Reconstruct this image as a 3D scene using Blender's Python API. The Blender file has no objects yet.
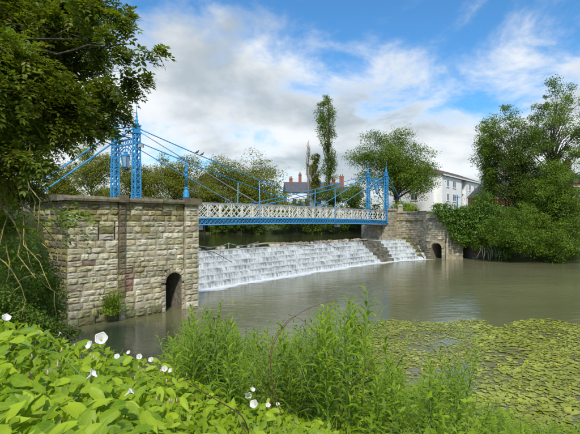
import bpy, bmesh, math, random
import numpy as np
from mathutils import Vector, Matrix

S = bpy.context.scene
COL = S.collection
R = math.radians
F_PX, PX0, HZN, EYE = 451.0, 290.0, 222.0, 4.8      # photograph's focal length in its pixels, centre column, horizon row, eye height

# ------------------------------------------------------------------ camera
cam_d = bpy.data.cameras.new("camera")
cam_d.lens = 28.0; cam_d.sensor_width = 36.0
cam_d.clip_start = 0.05; cam_d.clip_end = 3000
cam = bpy.data.objects.new("camera", cam_d); COL.objects.link(cam)
cam.location = (0, 0, EYE)
cam.rotation_euler = (R(90) + math.atan(5 / F_PX), 0, 0)
S.camera = cam

# ------------------------------------------------------------------ sky, sun, exposure
SUN_EL, SUN_AZ = 48.0, 176.0          # azimuth clockwise from +Y (view direction)
world = bpy.data.worlds.new("World"); S.world = world; world.use_nodes = True
wn, wl = world.node_tree.nodes, world.node_tree.links
wn.clear()
def W(t, **k):
    n = wn.new(t)
    for a, b in k.items(): setattr(n, a, b)
    return n
def wmath(op, a, b=None, c=None, clamp=False):
    n = W('ShaderNodeMath', operation=op, use_clamp=clamp)
    for i, v in enumerate((a, b, c)):
        if v is None: continue
        if isinstance(v, (int, float)): n.inputs[i].default_value = v
        else: wl.new(v, n.inputs[i])
    return n.outputs[0]
sky = W('ShaderNodeTexSky', sky_type='NISHITA', sun_disc=False)
sky.sun_elevation = R(SUN_EL); sky.sun_rotation = R(SUN_AZ); sky.altitude = 80; sky.air_density = 1.0; sky.dust_density = 0.6; sky.ozone_density = 2.0
tc = W('ShaderNodeTexCoord')
sep = W('ShaderNodeSeparateXYZ'); wl.new(tc.outputs['Generated'], sep.inputs[0])
den = wmath('ADD', wmath('MAXIMUM', sep.outputs[2], 0.0), 0.34)
comb = W('ShaderNodeCombineXYZ')
wl.new(wmath('DIVIDE', sep.outputs[0], den), comb.inputs[0]); wl.new(wmath('DIVIDE', sep.outputs[1], den), comb.inputs[1])
CLOUD_OFF = (3.98, 13.97, 0.0)
def wnoise(scale, detail, rough, off, dist=0.0):
    mp = W('ShaderNodeMapping'); mp.inputs['Location'].default_value = off
    wl.new(comb.outputs[0], mp.inputs[0])
    n = W('ShaderNodeTexNoise'); n.inputs['Scale'].default_value = scale; n.inputs['Detail'].default_value = detail
    n.inputs['Roughness'].default_value = rough; n.inputs['Distortion'].default_value = dist
    wl.new(mp.outputs[0], n.inputs[0]); return n.outputs[0]
def wramp(v, lo, hi):
    n = W('ShaderNodeMapRange', interpolation_type='SMOOTHERSTEP'); wl.new(v, n.inputs[0])
    n.inputs[1].default_value = lo; n.inputs[2].default_value = hi; return n.outputs[0]
big = wnoise(1.15, 2.0, 0.5, CLOUD_OFF)
fine = wnoise(3.4, 9.0, 0.6, (CLOUD_OFF[0] + 5, CLOUD_OFF[1] + 2, 0), 0.3)
horizon_fill = wmath('MULTIPLY', wmath('SUBTRACT', 1.0, wmath('MULTIPLY', wmath('MAXIMUM', sep.outputs[2], 0.0), 2.2), clamp=True), 0.19)
dens = wmath('ADD', wmath('ADD', wmath('MULTIPLY', big, 0.5), wmath('MULTIPLY', fine, 0.5)), horizon_fill)
cover = wramp(dens, 0.45, 0.645)
shade = wramp(wnoise(2.0, 6.0, 0.5, (CLOUD_OFF[0] + 11, CLOUD_OFF[1] + 7, 0), 0.2), 0.36, 0.68)
thick = wmath('MULTIPLY', shade, wramp(wmath('SUBTRACT', dens, wmath('MULTIPLY', horizon_fill, 0.75)), 0.44, 0.58))
ccol = W('ShaderNodeMix', data_type='RGBA'); wl.new(thick, ccol.inputs[0])
ccol.inputs[6].default_value = (6.3, 6.45, 6.5, 1); ccol.inputs[7].default_value = (3.1, 3.5, 3.75, 1)
mixc = W('ShaderNodeMix', data_type='RGBA'); wl.new(wmath('MULTIPLY', cover, 0.95), mixc.inputs[0])
skyt = W('ShaderNodeMix', data_type='RGBA', blend_type='MULTIPLY'); skyt.inputs[0].default_value = 1.0
wl.new(sky.outputs[0], skyt.inputs[6]); skyt.inputs[7].default_value = (0.48, 0.95, 1.22, 1)
wl.new(skyt.outputs[2], mixc.inputs[6]); wl.new(ccol.outputs[2], mixc.inputs[7])
bg = W('ShaderNodeBackground'); bg.inputs[1].default_value = 0.10
wl.new(mixc.outputs[2], bg.inputs[0])
wo = W('ShaderNodeOutputWorld'); wl.new(bg.outputs[0], wo.inputs[0])

sun_d = bpy.data.lights.new("sun", 'SUN'); sun_d.energy = 2.4; sun_d.angle = R(6.0); sun_d.color = (1.0, 0.95, 0.86)
sun = bpy.data.objects.new("sun", sun_d); COL.objects.link(sun)
sd = Vector((math.sin(R(SUN_AZ)) * math.cos(R(SUN_EL)), math.cos(R(SUN_AZ)) * math.cos(R(SUN_EL)), math.sin(R(SUN_EL))))
sun.rotation_euler = sd.to_track_quat('Z', 'Y').to_euler()
vs = S.view_settings
vs.view_transform = 'Standard'; vs.look = 'None'; vs.gamma = 1.0; vs.use_curve_mapping = False; vs.exposure = 0.64
S.render.engine = 'CYCLES'
S.cycles.use_denoising = True
S.cycles.max_bounces = 7; S.cycles.transparent_max_bounces = 12; S.cycles.diffuse_bounces = 3; S.cycles.glossy_bounces = 3
S.cycles.transmission_bounces = 4; S.cycles.caustics_reflective = False; S.cycles.caustics_refractive = False

# ------------------------------------------------------------------ helpers
def at(px, py, d):
    """world point seen at photograph pixel (px, py) at depth d"""
    return Vector(((px - PX0) / F_PX * d, d, EYE - (py - HZN) / F_PX * d))
UX, UY = 0.626, 0.780                       # bridge axis
def sn(s, n, z=0.0):                        # along the bridge from the west tower, across it going upstream
    a = s + 18.74
    return Vector((a * UX - n * UY, a * UY + n * UX, z))

class MB:
    def __init__(self): self.v = []; self.f = []; self.uv = None
    def add(self, vs_, fs_):
        o = len(self.v); self.v.extend([tuple(p) for p in vs_]); self.f.extend([tuple(i + o for i in f) for f in fs_])
    def hexa(self, b, t):                   # 4 bottom points, 4 top points
        self.add(list(b) + list(t), [(3, 2, 1, 0), (4, 5, 6, 7), (0, 1, 5, 4), (1, 2, 6, 5), (2, 3, 7, 6), (3, 0, 4, 7)])
    def box(self, lo, hi):
        x0, y0, z0 = lo; x1, y1, z1 = hi
        self.hexa([(x0, y0, z0), (x1, y0, z0), (x1, y1, z0), (x0, y1, z0)], [(x0, y0, z1), (x1, y0, z1), (x1, y1, z1), (x0, y1, z1)])
    def snbox(self, s0, s1, n0, n1, z0, z1):
        self.hexa([sn(s0, n0, z0), sn(s1, n0, z0), sn(s1, n1, z0), sn(s0, n1, z0)], [sn(s0, n0, z1), sn(s1, n0, z1), sn(s1, n1, z1), sn(s0, n1, z1)])
    def bar(self, a, b, w, h, up=(0, 0, 1)):
        a, b = Vector(a), Vector(b); d = (b - a).normalized(); upv = Vector(up)
        sde = d.cross(upv)
        if sde.length < 1e-4: sde = d.cross(Vector((1, 0, 0)))
        sde.normalize(); u2 = sde.cross(d)
        q = [sde * (-w / 2) + u2 * (-h / 2), sde * (w / 2) + u2 * (-h / 2), sde * (w / 2) + u2 * (h / 2), sde * (-w / 2) + u2 * (h / 2)]
        self.hexa([a + x for x in q], [b + x for x in q])
    def tube(self, pts, rad, seg=6, cap=True):
        pts = [Vector(p) for p in pts]; n = len(pts)
        if isinstance(rad, (int, float)): rad = [rad] * n
        o = len(self.v); prev = None
        for i, p in enumerate(pts):
            t = (pts[min(i + 1, n - 1)] - pts[max(i - 1, 0)]).normalized()
            if prev is None:
                a = t.orthogonal().normalized()
            else:
                a = prev - t * prev.dot(t)
                a = a.normalized() if a.length > 1e-5 else t.orthogonal().normalized()
            prev = a; b = t.cross(a)
            for k in range(seg):
                an = 2 * math.pi * k / seg
                self.v.append(tuple(p + (a * math.cos(an) + b * math.sin(an)) * rad[i]))
        for i in range(n - 1):
            for k in range(seg):
                k2 = (k + 1) % seg
                self.f.append((o + i * seg + k, o + i * seg + k2, o + (i + 1) * seg + k2, o + (i + 1) * seg + k))
        if cap:
            self.f.append(tuple(o + k for k in range(seg))[::-1]); self.f.append(tuple(o + (n - 1) * seg + k for k in range(seg)))
    def lathe(self, c, prof, seg=10):       # prof: (radius, z)
        c = Vector(c); o = len(self.v); n = len(prof)
        for r, z in prof:
            for k in range(seg):
                an = 2 * math.pi * k / seg
                self.v.append((c.x + r * math.cos(an), c.y + r * math.sin(an), c.z + z))
        for i in range(n - 1):
            for k in range(seg):
                k2 = (k + 1) % seg
                self.f.append((o + i * seg + k, o + i * seg + k2, o + (i + 1) * seg + k2, o + (i + 1) * seg + k))
        self.f.append(tuple(o + k for k in range(seg))[::-1]); self.f.append(tuple(o + (n - 1) * seg + k for k in range(seg)))
    def mesh(self, name, mat=None, smooth=False):
        me = bpy.data.meshes.new(name); me.from_pydata(self.v, [], self.f); me.update()
        if mat: me.materials.append(mat)
        if smooth: me.polygons.foreach_set('use_smooth', [True] * len(me.polygons))
        return me
    def build(self, name, mat, parent=None, smooth=False):
        return link(name, self.mesh(name, mat, smooth), parent)

def link(name, data, parent=None):
    o = bpy.data.objects.new(name, data); COL.objects.link(o)
    if parent is not None:
        o.parent = parent
        o.matrix_parent_inverse = Matrix.Translation(-parent.location) if parent.type == 'EMPTY' and parent.parent is None else Matrix.Identity(4)
    return o
def tag(o, label=None, cat=None, group=None, kind=None):
    if label: o['label'] = label
    if cat: o['category'] = cat
    if group: o['group'] = group
    if kind: o['kind'] = kind
    return o
def thing(name, label, cat, loc=(0, 0, 0), group=None):
    o = bpy.data.objects.new(name, None); COL.objects.link(o); o.location = loc; o.empty_display_size = 0.2
    return tag(o, label, cat, group)
def copy_tree(o, parent=None):
    c = o.copy(); COL.objects.link(c)
    if parent is not None: c.parent = parent
    for ch in list(o.children): copy_tree(ch, c)
    return c

def np_mesh(name, V, faces, k, mat, smooth=False, uv=None):
    """V (n,3), faces (m,k) ints"""
    me = bpy.data.meshes.new(name); V = np.asarray(V, np.float32); faces = np.asarray(faces, np.int32)
    me.vertices.add(len(V)); me.vertices.foreach_set('co', V.ravel())
    me.loops.add(faces.size); me.loops.foreach_set('vertex_index', faces.ravel())
    me.polygons.add(len(faces)); me.polygons.foreach_set('loop_start', np.arange(0, faces.size, k, dtype=np.int32))
    me.polygons.foreach_set('loop_total', np.full(len(faces), k, np.int32))
    if smooth: me.polygons.foreach_set('use_smooth', np.ones(len(faces), bool))
    if uv is not None:
        l = me.uv_layers.new(name='UVMap'); l.data.foreach_set('uv', np.asarray(uv, np.float32)[faces.ravel()].ravel())
    me.update(calc_edges=True)
    if mat: me.materials.append(mat)
    return me

def unit(a): return a / np.maximum(np.linalg.norm(a, axis=-1, keepdims=True), 1e-9)
def leaves(C, N, T, L, Wd, fold=0.12, droop=0.1):
    """folded leaf, two quads on a bent midrib: C centres, N normals, T tip directions, L length, Wd width -> V, F"""
    n = len(C); N = unit(N); T = unit(T - N * np.sum(T * N, 1, keepdims=True)); B = np.cross(N, T)
    L = np.broadcast_to(L, (n,))[:, None]; Wd = np.broadcast_to(Wd, (n,))[:, None]
    base = C - T * L * 0.5; tip = C + T * L * 0.5 - N * L * droop
    m1 = C - T * L * 0.05 + N * L * 0.02
    l = C + B * Wd * 0.5 + N * Wd * fold; r = C - B * Wd * 0.5 + N * Wd * fold
    V = np.stack([base, r, tip, l, m1], 1).reshape(-1, 3)
    i = np.arange(n)[:, None] * 5
    F = np.concatenate([i + np.array([[0, 1, 2, 4]]), i + np.array([[0, 4, 2, 3]])], 1).reshape(-1, 4)
    return V, F
def quads(C, N, T, L, Wd, fold=0.15):
    n = len(C); N = unit(N); T = unit(T - N * np.sum(T * N, 1, keepdims=True)); B = np.cross(N, T)
    L = np.broadcast_to(L, (n,))[:, None]; Wd = np.broadcast_to(Wd, (n,))[:, None]
    V = np.stack([C - T * L * 0.5, C - B * Wd * 0.5 + N * Wd * fold, C + T * L * 0.5, C + B * Wd * 0.5 + N * Wd * fold], 1).reshape(-1, 3)
    return V, np.arange(n * 4).reshape(-1, 4)

# ------------------------------------------------------------------ materials
def new_mat(name):
    m = bpy.data.materials.new(name); m.use_nodes = True; nt = m.node_tree; nt.nodes.clear()
    return m, nt.nodes, nt.links
class NB:
    def __init__(s, name): s.m, s.n, s.l = new_mat(name)
    def node(s, t, ins=None, **k):
        x = s.n.new(t)
        for a, b in k.items(): setattr(x, a, b)
        for i, v in (ins or {}).items():
            if isinstance(v, bpy.types.NodeSocket): s.l.new(v, x.inputs[i])
            else: x.inputs[i].default_value = v
        return x
    def mix(s, f, a, b, blend='MIX'):
        return s.node('ShaderNodeMix', {0: f, 6: a, 7: b}, data_type='RGBA', blend_type=blend).outputs[2]
    def noise(s, vec, scale, detail=4, rough=0.55):
        i = {'Scale': scale, 'Detail': detail, 'Roughness': rough}
        if vec is not None: i['Vector'] = vec
        return s.node('ShaderNodeTexNoise', i).outputs[0]
    def rng(s, v, lo, hi, a=0.0, b=1.0, smooth=True):
        return s.node('ShaderNodeMapRange', {0: v, 1: lo, 2: hi, 3: a, 4: b}, interpolation_type='SMOOTHSTEP' if smooth else 'LINEAR').outputs[0]
    def bump(s, h, strength=0.4, dist=0.02):
        return s.node('ShaderNodeBump', {'Strength': strength, 'Distance': dist, 'Height': h}).outputs[0]
    def out(s, sh): s.node('ShaderNodeOutputMaterial', {0: sh}); return s.m
    def bsdf(s, col, rough=0.7, normal=None, spec=0.4, metal=0.0, **k):
        i = {'Base Color': col, 'Roughness': rough, 'Specular IOR Level': spec, 'Metallic': metal}; i.update(k)
        if normal is not None: i['Normal'] = normal
        return s.node('ShaderNodeBsdfPrincipled', i).outputs[0]
def c4(c): return (c[0], c[1], c[2], 1)
def simple(name, col, rough=0.6, var=0.15, scale=8, bump=0.0, spec=0.4, metal=0.0):
    b = NB(name); co = b.node('ShaderNodeTexCoord').outputs['Object']
    nz = b.noise(co, scale, 5)
    lo = tuple(x * (1 - var) for x in col); hi = tuple(min(1, x * (1 + var)) for x in col)
    c = b.mix(b.rng(nz, 0.3, 0.7), c4(lo), c4(hi))
    nm = b.bump(nz, bump, 0.02) if bump else None
    return b.out(b.bsdf(c, rough, nm, spec, metal))
def paint(name, col, rust=(0.10, 0.06, 0.035), rough=0.4, amt=0.55):
    b = NB(name); co = b.node('ShaderNodeNewGeometry').outputs['Position']
    n1 = b.noise(co, 2.2, 6, 0.65); n2 = b.noise(co, 11, 5, 0.7); n3 = b.noise(b.node('ShaderNodeMapping', {0: co, 3: (6, 6, .8)}).outputs[0], 1.0, 5, .65)
    c = b.mix(b.rng(n1, .3, .7), c4([x * .78 for x in col]), c4([min(1, x * 1.18) for x in col]))
    c = b.mix(b.rng(n3, .58, .78, 0, amt * .6), c, c4([x * .35 for x in col]))
    c = b.mix(b.rng(n2, .66, .76, 0, amt), c, c4(rust))
    return b.out(b.bsdf(c, b.rng(n1, .3, .7, rough - .1, rough + .2), b.bump(n2, .15, .01), .4))
def leafmat(name, dark, light, trans=0.35, rough=0.5, clump=0.6, spec=0.3, odd=None):
    b = NB(name)
    geo = b.node('ShaderNodeNewGeometry'); ri = geo.outputs['Random Per Island']
    nz = b.noise(geo.outputs['Position'], clump, 3)
    f = b.node('ShaderNodeMath', {0: b.rng(nz, 0.32, 0.68), 1: 0.5}, operation='MULTIPLY').outputs[0]
    f = b.node('ShaderNodeMath', {0: ri, 1: 0.5, 2: f}, operation='MULTIPLY_ADD').outputs[0]
    col = b.mix(f, c4(dark), c4(light))
    if odd:
        col = b.mix(b.rng(ri, 0.955, 0.97), col, c4(odd))
    p = b.bsdf(col, rough, None, spec)
    tcol = b.mix(1.0, col, (1.25, 1.2, 0.55, 1), 'MULTIPLY')
    t = b.node('ShaderNodeBsdfTranslucent', {0: tcol}).outputs[0]
    return b.out(b.node('ShaderNodeMixShader', {0: trans, 1: p, 2: t}).outputs[0])
def barkmat(name, a, c, scale=6):
    b = NB(name); co = b.node('ShaderNodeTexCoord').outputs['Object']
    mp = b.node('ShaderNodeMapping', {0: co, 3: (3, 3, 0.6)}).outputs[0]
    nz = b.noise(mp, scale, 6, 0.65)
    return b.out(b.bsdf(b.mix(b.rng(nz, 0.35, 0.65), c4(a), c4(c)), 0.85, b.bump(nz, 0.6, 0.03)))

M = {}
M['bark'] = barkmat('bark', (0.05, 0.04, 0.03), (0.14, 0.115, 0.08))
M['bark_grey'] = barkmat('bark_grey', (0.16, 0.145, 0.12), (0.36, 0.33, 0.29))
M['bark_lichen'] = barkmat('bark_lichen', (0.12, 0.10, 0.07), (0.44, 0.34, 0.07), 4)
M['leaf_near'] = leafmat('leaf_near', (0.065, 0.105, 0.008), (0.22, 0.285, 0.022), 0.46, 0.45, 1.1, 0.35, odd=(0.22, 0.12, 0.03))
M['leaf_mid'] = leafmat('leaf_mid', (0.07, 0.125, 0.010), (0.22, 0.32, 0.030), 0.42, 0.5, 0.35)
M['leaf_pale'] = leafmat('leaf_pale', (0.13, 0.155, 0.02), (0.33, 0.37, 0.055), 0.40, 0.55, 0.3)
M['leaf_olive'] = leafmat('leaf_olive', (0.11, 0.13, 0.012), (0.29, 0.31, 0.032), 0.40, 0.55, 0.25)
M['leaf_dark'] = leafmat('leaf_dark', (0.045, 0.075, 0.008), (0.145, 0.21, 0.024), 0.36, 0.5, 0.5)
M['leaf_ivy'] = leafmat('leaf_ivy', (0.045, 0.095, 0.008), (0.15, 0.27, 0.024), 0.34, 0.4, 0.9)
M['leaf_bank'] = leafmat('leaf_bank', (0.065, 0.12, 0.010), (0.22, 0.335, 0.034), 0.42, 0.45, 0.5)
M['leaf_bright'] = leafmat('leaf_bright', (0.16, 0.27, 0.010), (0.42, 0.55, 0.024), 0.45, 0.45, 2.0)
M['leaf_willow'] = leafmat('leaf_willow', (0.13, 0.23, 0.010), (0.37, 0.51, 0.026), 0.45, 0.45, 1.8)
M['grass'] = leafmat('grass', (0.12, 0.20, 0.02), (0.34, 0.42, 0.07), 0.35, 0.5, 1.2)
M['lily'] = leafmat('lily', (0.22, 0.245, 0.016), (0.48, 0.51, 0.06), 0.12, 0.32, 0.5, 0.5, odd=(0.25, 0.16, 0.05))
M['yellow_petal'] = simple('yellow_petal', (0.80, 0.62, 0.03), 0.5)
M['white_petal'] = simple('white_petal', (0.70, 0.69, 0.63), 0.6, 0.06)
M['blue'] = paint('blue_paint', (0.030, 0.255, 0.52))
M['blue_light'] = simple('blue_paint_faded', (0.11, 0.36, 0.66), 0.4, 0.1, 3)
M['steel'] = simple('galvanised_cable', (0.33, 0.36, 0.40), 0.45, 0.15, 5)
M['cream'] = paint('cream_paint', (0.72, 0.69, 0.59), (0.30, 0.20, 0.12), 0.5, 0.5)
M['plank'] = simple('deck_timber', (0.12, 0.10, 0.08), 0.8, 0.3, 6)
M['greybox'] = simple('grey_metal', (0.30, 0.31, 0.32), 0.5, 0.1)
M['black'] = simple('black_void', (0.012, 0.011, 0.010), 0.9)
M['render'] = simple('white_render', (0.87, 0.86, 0.83), 0.7, 0.04, 0.8)
M['grey_render'] = simple('grey_render', (0.50, 0.49, 0.44), 0.8, 0.08, 0.8)
M['frame'] = simple('window_frame_paint', (0.78, 0.78, 0.77), 0.5, 0.03)
M['slate'] = simple('slate', (0.10, 0.10, 0.11), 0.7, 0.25, 3)
M['brown_tile'] = simple('brown_tile', (0.115, 0.075, 0.05), 0.8, 0.3, 2)
M['rust'] = simple('bramble_stem', (0.13, 0.045, 0.035), 0.5, 0.3, 20)
M['stem'] = simple('green_stem', (0.14, 0.22, 0.04), 0.5, 0.3, 20)
M['driftwood'] = simple('driftwood', (0.36, 0.30, 0.22), 0.8, 0.3, 8, 0.3)
M['rock'] = simple('river_rock', (0.33, 0.29, 0.235), 0.8, 0.65, 1.2, 0.4)
M['dark_cloth'] = simple('navy_cloth', (0.02, 0.022, 0.045), 0.9)
M['skin'] = simple('skin', (0.50, 0.30, 0.22), 0.6, 0.05)
M['feather'] = simple('feather', (0.07, 0.075, 0.085), 0.7, 0.3, 20)
b = NB('glass'); M['glass'] = b.out(b.bsdf((0.05, 0.065, 0.075, 1), 0.08, None, 0.6))
b = NB('lantern_glass'); M['lamp_glass'] = b.out(b.bsdf((0.34, 0.44, 0.50, 1), 0.15, None, 0.6))

def wsum2(v, n_): return b.node('ShaderNodeMath', {0: n_, 1: -.8, 2: v}, operation='MULTIPLY_ADD').outputs[0]
b = NB('bindweed_leaf'); uv = b.node('ShaderNodeUVMap').outputs[0]; sx = b.node('ShaderNodeSeparateXYZ', {0: uv})
ab = b.node('ShaderNodeMath', {0: sx.outputs[0]}, operation='ABSOLUTE').outputs[0]
vv = b.node('ShaderNodeMath', {0: ab, 1: -1.1, 2: sx.outputs[1]}, operation='MULTIPLY_ADD').outputs[0]
wv = b.node('ShaderNodeMath', {0: b.node('ShaderNodeMath', {0: vv, 1: 9.0}, operation='MULTIPLY').outputs[0]}, operation='FRACT').outputs[0]
vein = b.node('ShaderNodeMath', {0: b.rng(wv, 0.0, 0.16, 1.0, 0.0), 1: b.rng(ab, 0.0, 0.022, 1.0, 0.0)}, operation='MAXIMUM').outputs[0]
oi = b.node('ShaderNodeObjectInfo').outputs['Random']; gp = b.node('ShaderNodeNewGeometry').outputs['Position']
n1 = b.noise(gp, 30, 4); 
c = b.mix(oi, (0.12, 0.25, 0.008, 1), (0.42, 0.55, 0.020, 1)); c = b.mix(b.rng(n1, .35, .7, 0, .3), c, (0.42, 0.48, 0.06, 1)); c = b.mix(b.node('ShaderNodeMath', {0: vein, 1: .45}, operation='MULTIPLY').outputs[0], c, (0.44, 0.56, 0.08, 1))
spots = b.noise(gp, 70, 4, .7); c = b.mix(b.rng(spots, .68, .76, 0, .7), c, (0.16, 0.10, 0.03, 1)); pr = b.bsdf(c, b.rng(n1, .3, .7, .42, .62), b.bump(wsum2(vein, n1), -0.5, 0.005), 0.28); tr = b.node('ShaderNodeBsdfTranslucent', {0: b.mix(1.0, c, (1.2, 1.15, 0.5, 1), 'MULTIPLY')}).outputs[0]
M['bindweed'] = b.out(b.node('ShaderNodeMixShader', {0: 0.38, 1: pr, 2: tr}).outputs[0])
M['bud'] = simple('pink_bud', (0.50, 0.33, 0.26), 0.6, 0.2)
M['duckweed'] = leafmat('duckweed', (0.20, 0.19, 0.04), (0.46, 0.44, 0.08), 0.1, 0.5, 0.6)

def brickmat(name, c1, c2, mortar, sc=9):
    b = NB(name); co = b.node('ShaderNodeTexCoord').outputs['Object']
    sx = b.node('ShaderNodeSeparateXYZ', {0: co})
    u = b.node('ShaderNodeMath', {0: sx.outputs[0], 1: sx.outputs[1]}, operation='ADD').outputs[0]
    v = b.node('ShaderNodeCombineXYZ', {0: u, 1: sx.outputs[2]}).outputs[0]
    br = b.node('ShaderNodeTexBrick', {'Vector': v, 'Color1': c4(c1), 'Color2': c4(c2), 'Mortar': c4(mortar), 'Scale': 4.4, 'Mortar Size': 0.012})
    return b.out(b.bsdf(br.outputs[0], 0.85))
M['brick'] = brickmat('red_brick', (0.36, 0.10, 0.06), (0.27, 0.075, 0.045), (0.35, 0.30, 0.26))

def stonemat(name, use_obj=True, tint=(1, 1, 1), scale=1.0):
    b = NB(name); co = b.node('ShaderNodeNewGeometry').outputs['Position']
    oi = b.node('ShaderNodeObjectInfo')
    n1 = b.noise(co, 3.5 * scale, 6, 0.62); n2 = b.noise(co, 22 * scale, 5, 0.65); n3 = b.noise(co, 0.9 * scale, 4, 0.6)
    if use_obj: base = oi.outputs['Color']
    else:
        ri = b.node('ShaderNodeNewGeometry').outputs['Random Per Island']
        r = b.node('ShaderNodeValToRGB', {0: ri}); el = r.color_ramp.elements
        el[0].position = 0; el[0].color = (0.24, 0.20, 0.14, 1); el[1].position = 1; el[1].color = (0.60, 0.54, 0.43, 1)
        e = el.new(0.25); e.color = (0.42, 0.36, 0.25, 1)
        e = el.new(0.55); e.color = (0.49, 0.43, 0.32, 1)
        e = el.new(0.85); e.color = (0.36, 0.32, 0.25, 1)
        base = r.outputs[0]
    c = b.mix(b.rng(n1, 0.30, 0.72, 0.0, 1.0), b.mix(1.0, base, (0.66, 0.64, 0.58, 1), 'MULTIPLY'), b.mix(1.0, base, (1.18, 1.17, 1.14, 1), 'MULTIPLY'))
    c = b.mix(b.rng(n2, 0.58, 0.76, 0, 0.4), c, (0.12, 0.10, 0.07, 1))
    c = b.mix(b.rng(n3, 0.56, 0.74, 0, 0.5), c, (0.13, 0.13, 0.045, 1))
    n4 = b.noise(b.node('ShaderNodeMapping', {0: co, 3: (2.2, 2.2, .28)}).outputs[0], 1.0, 5, .65)
    c = b.mix(b.rng(n4, .54, .74, 0, .42), c, (0.085, 0.075, 0.05, 1))
    h = b.node('ShaderNodeMath', {0: n2, 1: n1}, operation='ADD').outputs[0]
    return b.out(b.bsdf(c, 0.88, b.bump(h, 0.7, 0.035), 0.25))
M['stone'] = stonemat('sandstone')
M['stone_far'] = stonemat('sandstone_far', False, scale=0.7)
M['mortar'] = simple('mortar', (0.20, 0.175, 0.13), 0.95, 0.35, 5, 0.4)
b = NB('mossy_stone'); co = b.node('ShaderNodeNewGeometry').outputs['Position']
n1 = b.noise(co, 2.5, 6, 0.65); n2 = b.noise(co, 14, 5, 0.7)
c = b.mix(b.rng(n1, 0.38, 0.62), (0.075, 0.058, 0.03, 1), (0.17, 0.17, 0.025, 1)); c = b.mix(b.rng(n2, 0.55, 0.7, 0, 0.7), c, (0.035, 0.028, 0.018, 1))
M['moss'] = b.out(b.bsdf(c, 0.95, b.bump(n2, 0.9, 0.08)))
b = NB('wet_step'); co = b.node('ShaderNodeNewGeometry').outputs['Position']
n1 = b.noise(co, 1.8, 6, 0.65)
M['wet_step'] = b.out(b.bsdf(b.mix(b.rng(n1, 0.35, 0.65), (0.055, 0.05, 0.038, 1), (0.19, 0.17, 0.12, 1)), 0.5, b.bump(n1, 0.5, 0.05)))

b = NB('falling_water'); uv = b.node('ShaderNodeUVMap').outputs[0]; vx = b.node('ShaderNodeSeparateXYZ', {0: uv}).outputs[1]
def streak(a, c, d=4): return b.noise(b.node('ShaderNodeMapping', {0: uv, 3: (a, c, 1)}).outputs[0], 1.0, d, 0.6)
s1, s2, s3 = streak(17, .35), streak(4.2, .45), streak(.55, .5, 3)
def wsum(*t):
    o = None
    for v, w in t:
        m_ = b.node('ShaderNodeMath', {0: v, 1: w, 2: 0.0 if o is None else o}, operation='MULTIPLY_ADD'); o = m_.outputs[0]
    return o
lip = b.node('ShaderNodeMath', {0: b.rng(vx, .42, .72), 1: b.rng(vx, .88, 1.12, 1, 0)}, operation='MULTIPLY').outputs[0]
sm = wsum((s1, .26), (s2, .44), (s3, .48), (lip, -.10), (b.rng(vx, 1.25, 1.7), .10))
f = b.rng(sm, 0.42, 0.69)
hn = wsum((s1, .5), (s2, .6))
white = b.bsdf(b.mix(b.rng(s1, 0.35, 0.65), (0.46, 0.48, 0.47, 1), (0.70, 0.72, 0.70, 1)), 0.55, b.bump(hn, 0.3, 0.04), 0.2)
clear = b.bsdf(b.mix(b.rng(s2, 0.3, 0.65), (0.13, 0.135, 0.12, 1), (0.36, 0.37, 0.35, 1)), 0.2, b.bump(hn, 0.25, 0.04), 0.5)
M['fall'] = b.out(b.node('ShaderNodeMixShader', {0: f, 1: clear, 2: white}).outputs[0])
b = NB('river_foam'); uv = b.node('ShaderNodeUVMap').outputs[0]; sx = b.node('ShaderNodeSeparateXYZ', {0: uv})
m1 = b.node('ShaderNodeMapping', {0: uv, 3: (0.7, 3.0, 1)}).outputs[0]; nz = b.noise(m1, 1.0, 5, 0.6)
fade = b.node('ShaderNodeMath', {0: nz, 1: b.rng(sx.outputs[1], 0.0, 1.0, 0.55, -0.42, False)}, operation='ADD').outputs[0]
alpha = b.rng(fade, 0.38, 0.85, 0, 0.92)
M['foam'] = b.out(b.node('ShaderNodeMixShader', {0: alpha, 1: b.node('ShaderNodeBsdfTransparent').outputs[0], 2: b.bsdf((0.80, 0.82, 0.82, 1), 0.6)}).outputs[0])

def watermat(name, c1, c2, rough, sx_, strength):
    b = NB(name); co = b.node('ShaderNodeNewGeometry').outputs['Position']
    mp = b.node('ShaderNodeMapping', {0: co, 2: (0, 0, R(-38)), 3: (0.9, 1.9, 1)}).outputs[0]
    n1 = b.noise(mp, sx_, 4, 0.55); n2 = b.noise(mp, sx_ * 0.16, 3, 0.5); n3 = b.noise(co, 0.07, 3, 0.5)
    h = b.node('ShaderNodeMath', {0: n2, 1: 1.6, 2: n1}, operation='MULTIPLY_ADD').outputs[0]
    c = b.mix(b.rng(n3, 0.35, 0.65), c4(c1), c4(c2))
    return b.out(b.bsdf(c, rough, b.bump(h, strength, 0.06), 0.5, IOR=1.33))
M['river'] = watermat('river_water', (0.140, 0.135, 0.062), (0.185, 0.175, 0.086), 0.09, 1.1, 0.42)
M['pool'] = watermat('upstream_water', (0.03, 0.034, 0.014), (0.05, 0.05, 0.022), 0.08, 1.2, 0.15)
b = NB('bank_soil'); co = b.node('ShaderNodeNewGeometry').outputs['Position']
n1 = b.noise(co, 0.8, 6, 0.6); n2 = b.noise(co, 9, 5, 0.7)
c = b.mix(b.rng(n1, 0.35, 0.65), (0.045, 0.06, 0.018, 1), (0.085, 0.11, 0.03, 1)); c = b.mix(b.rng(n2, 0.5, 0.75, 0, 0.6), c, (0.06, 0.045, 0.028, 1))
M['ground'] = b.out(b.bsdf(c, 0.95, b.bump(n2, 0.6, 0.05)))

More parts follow.
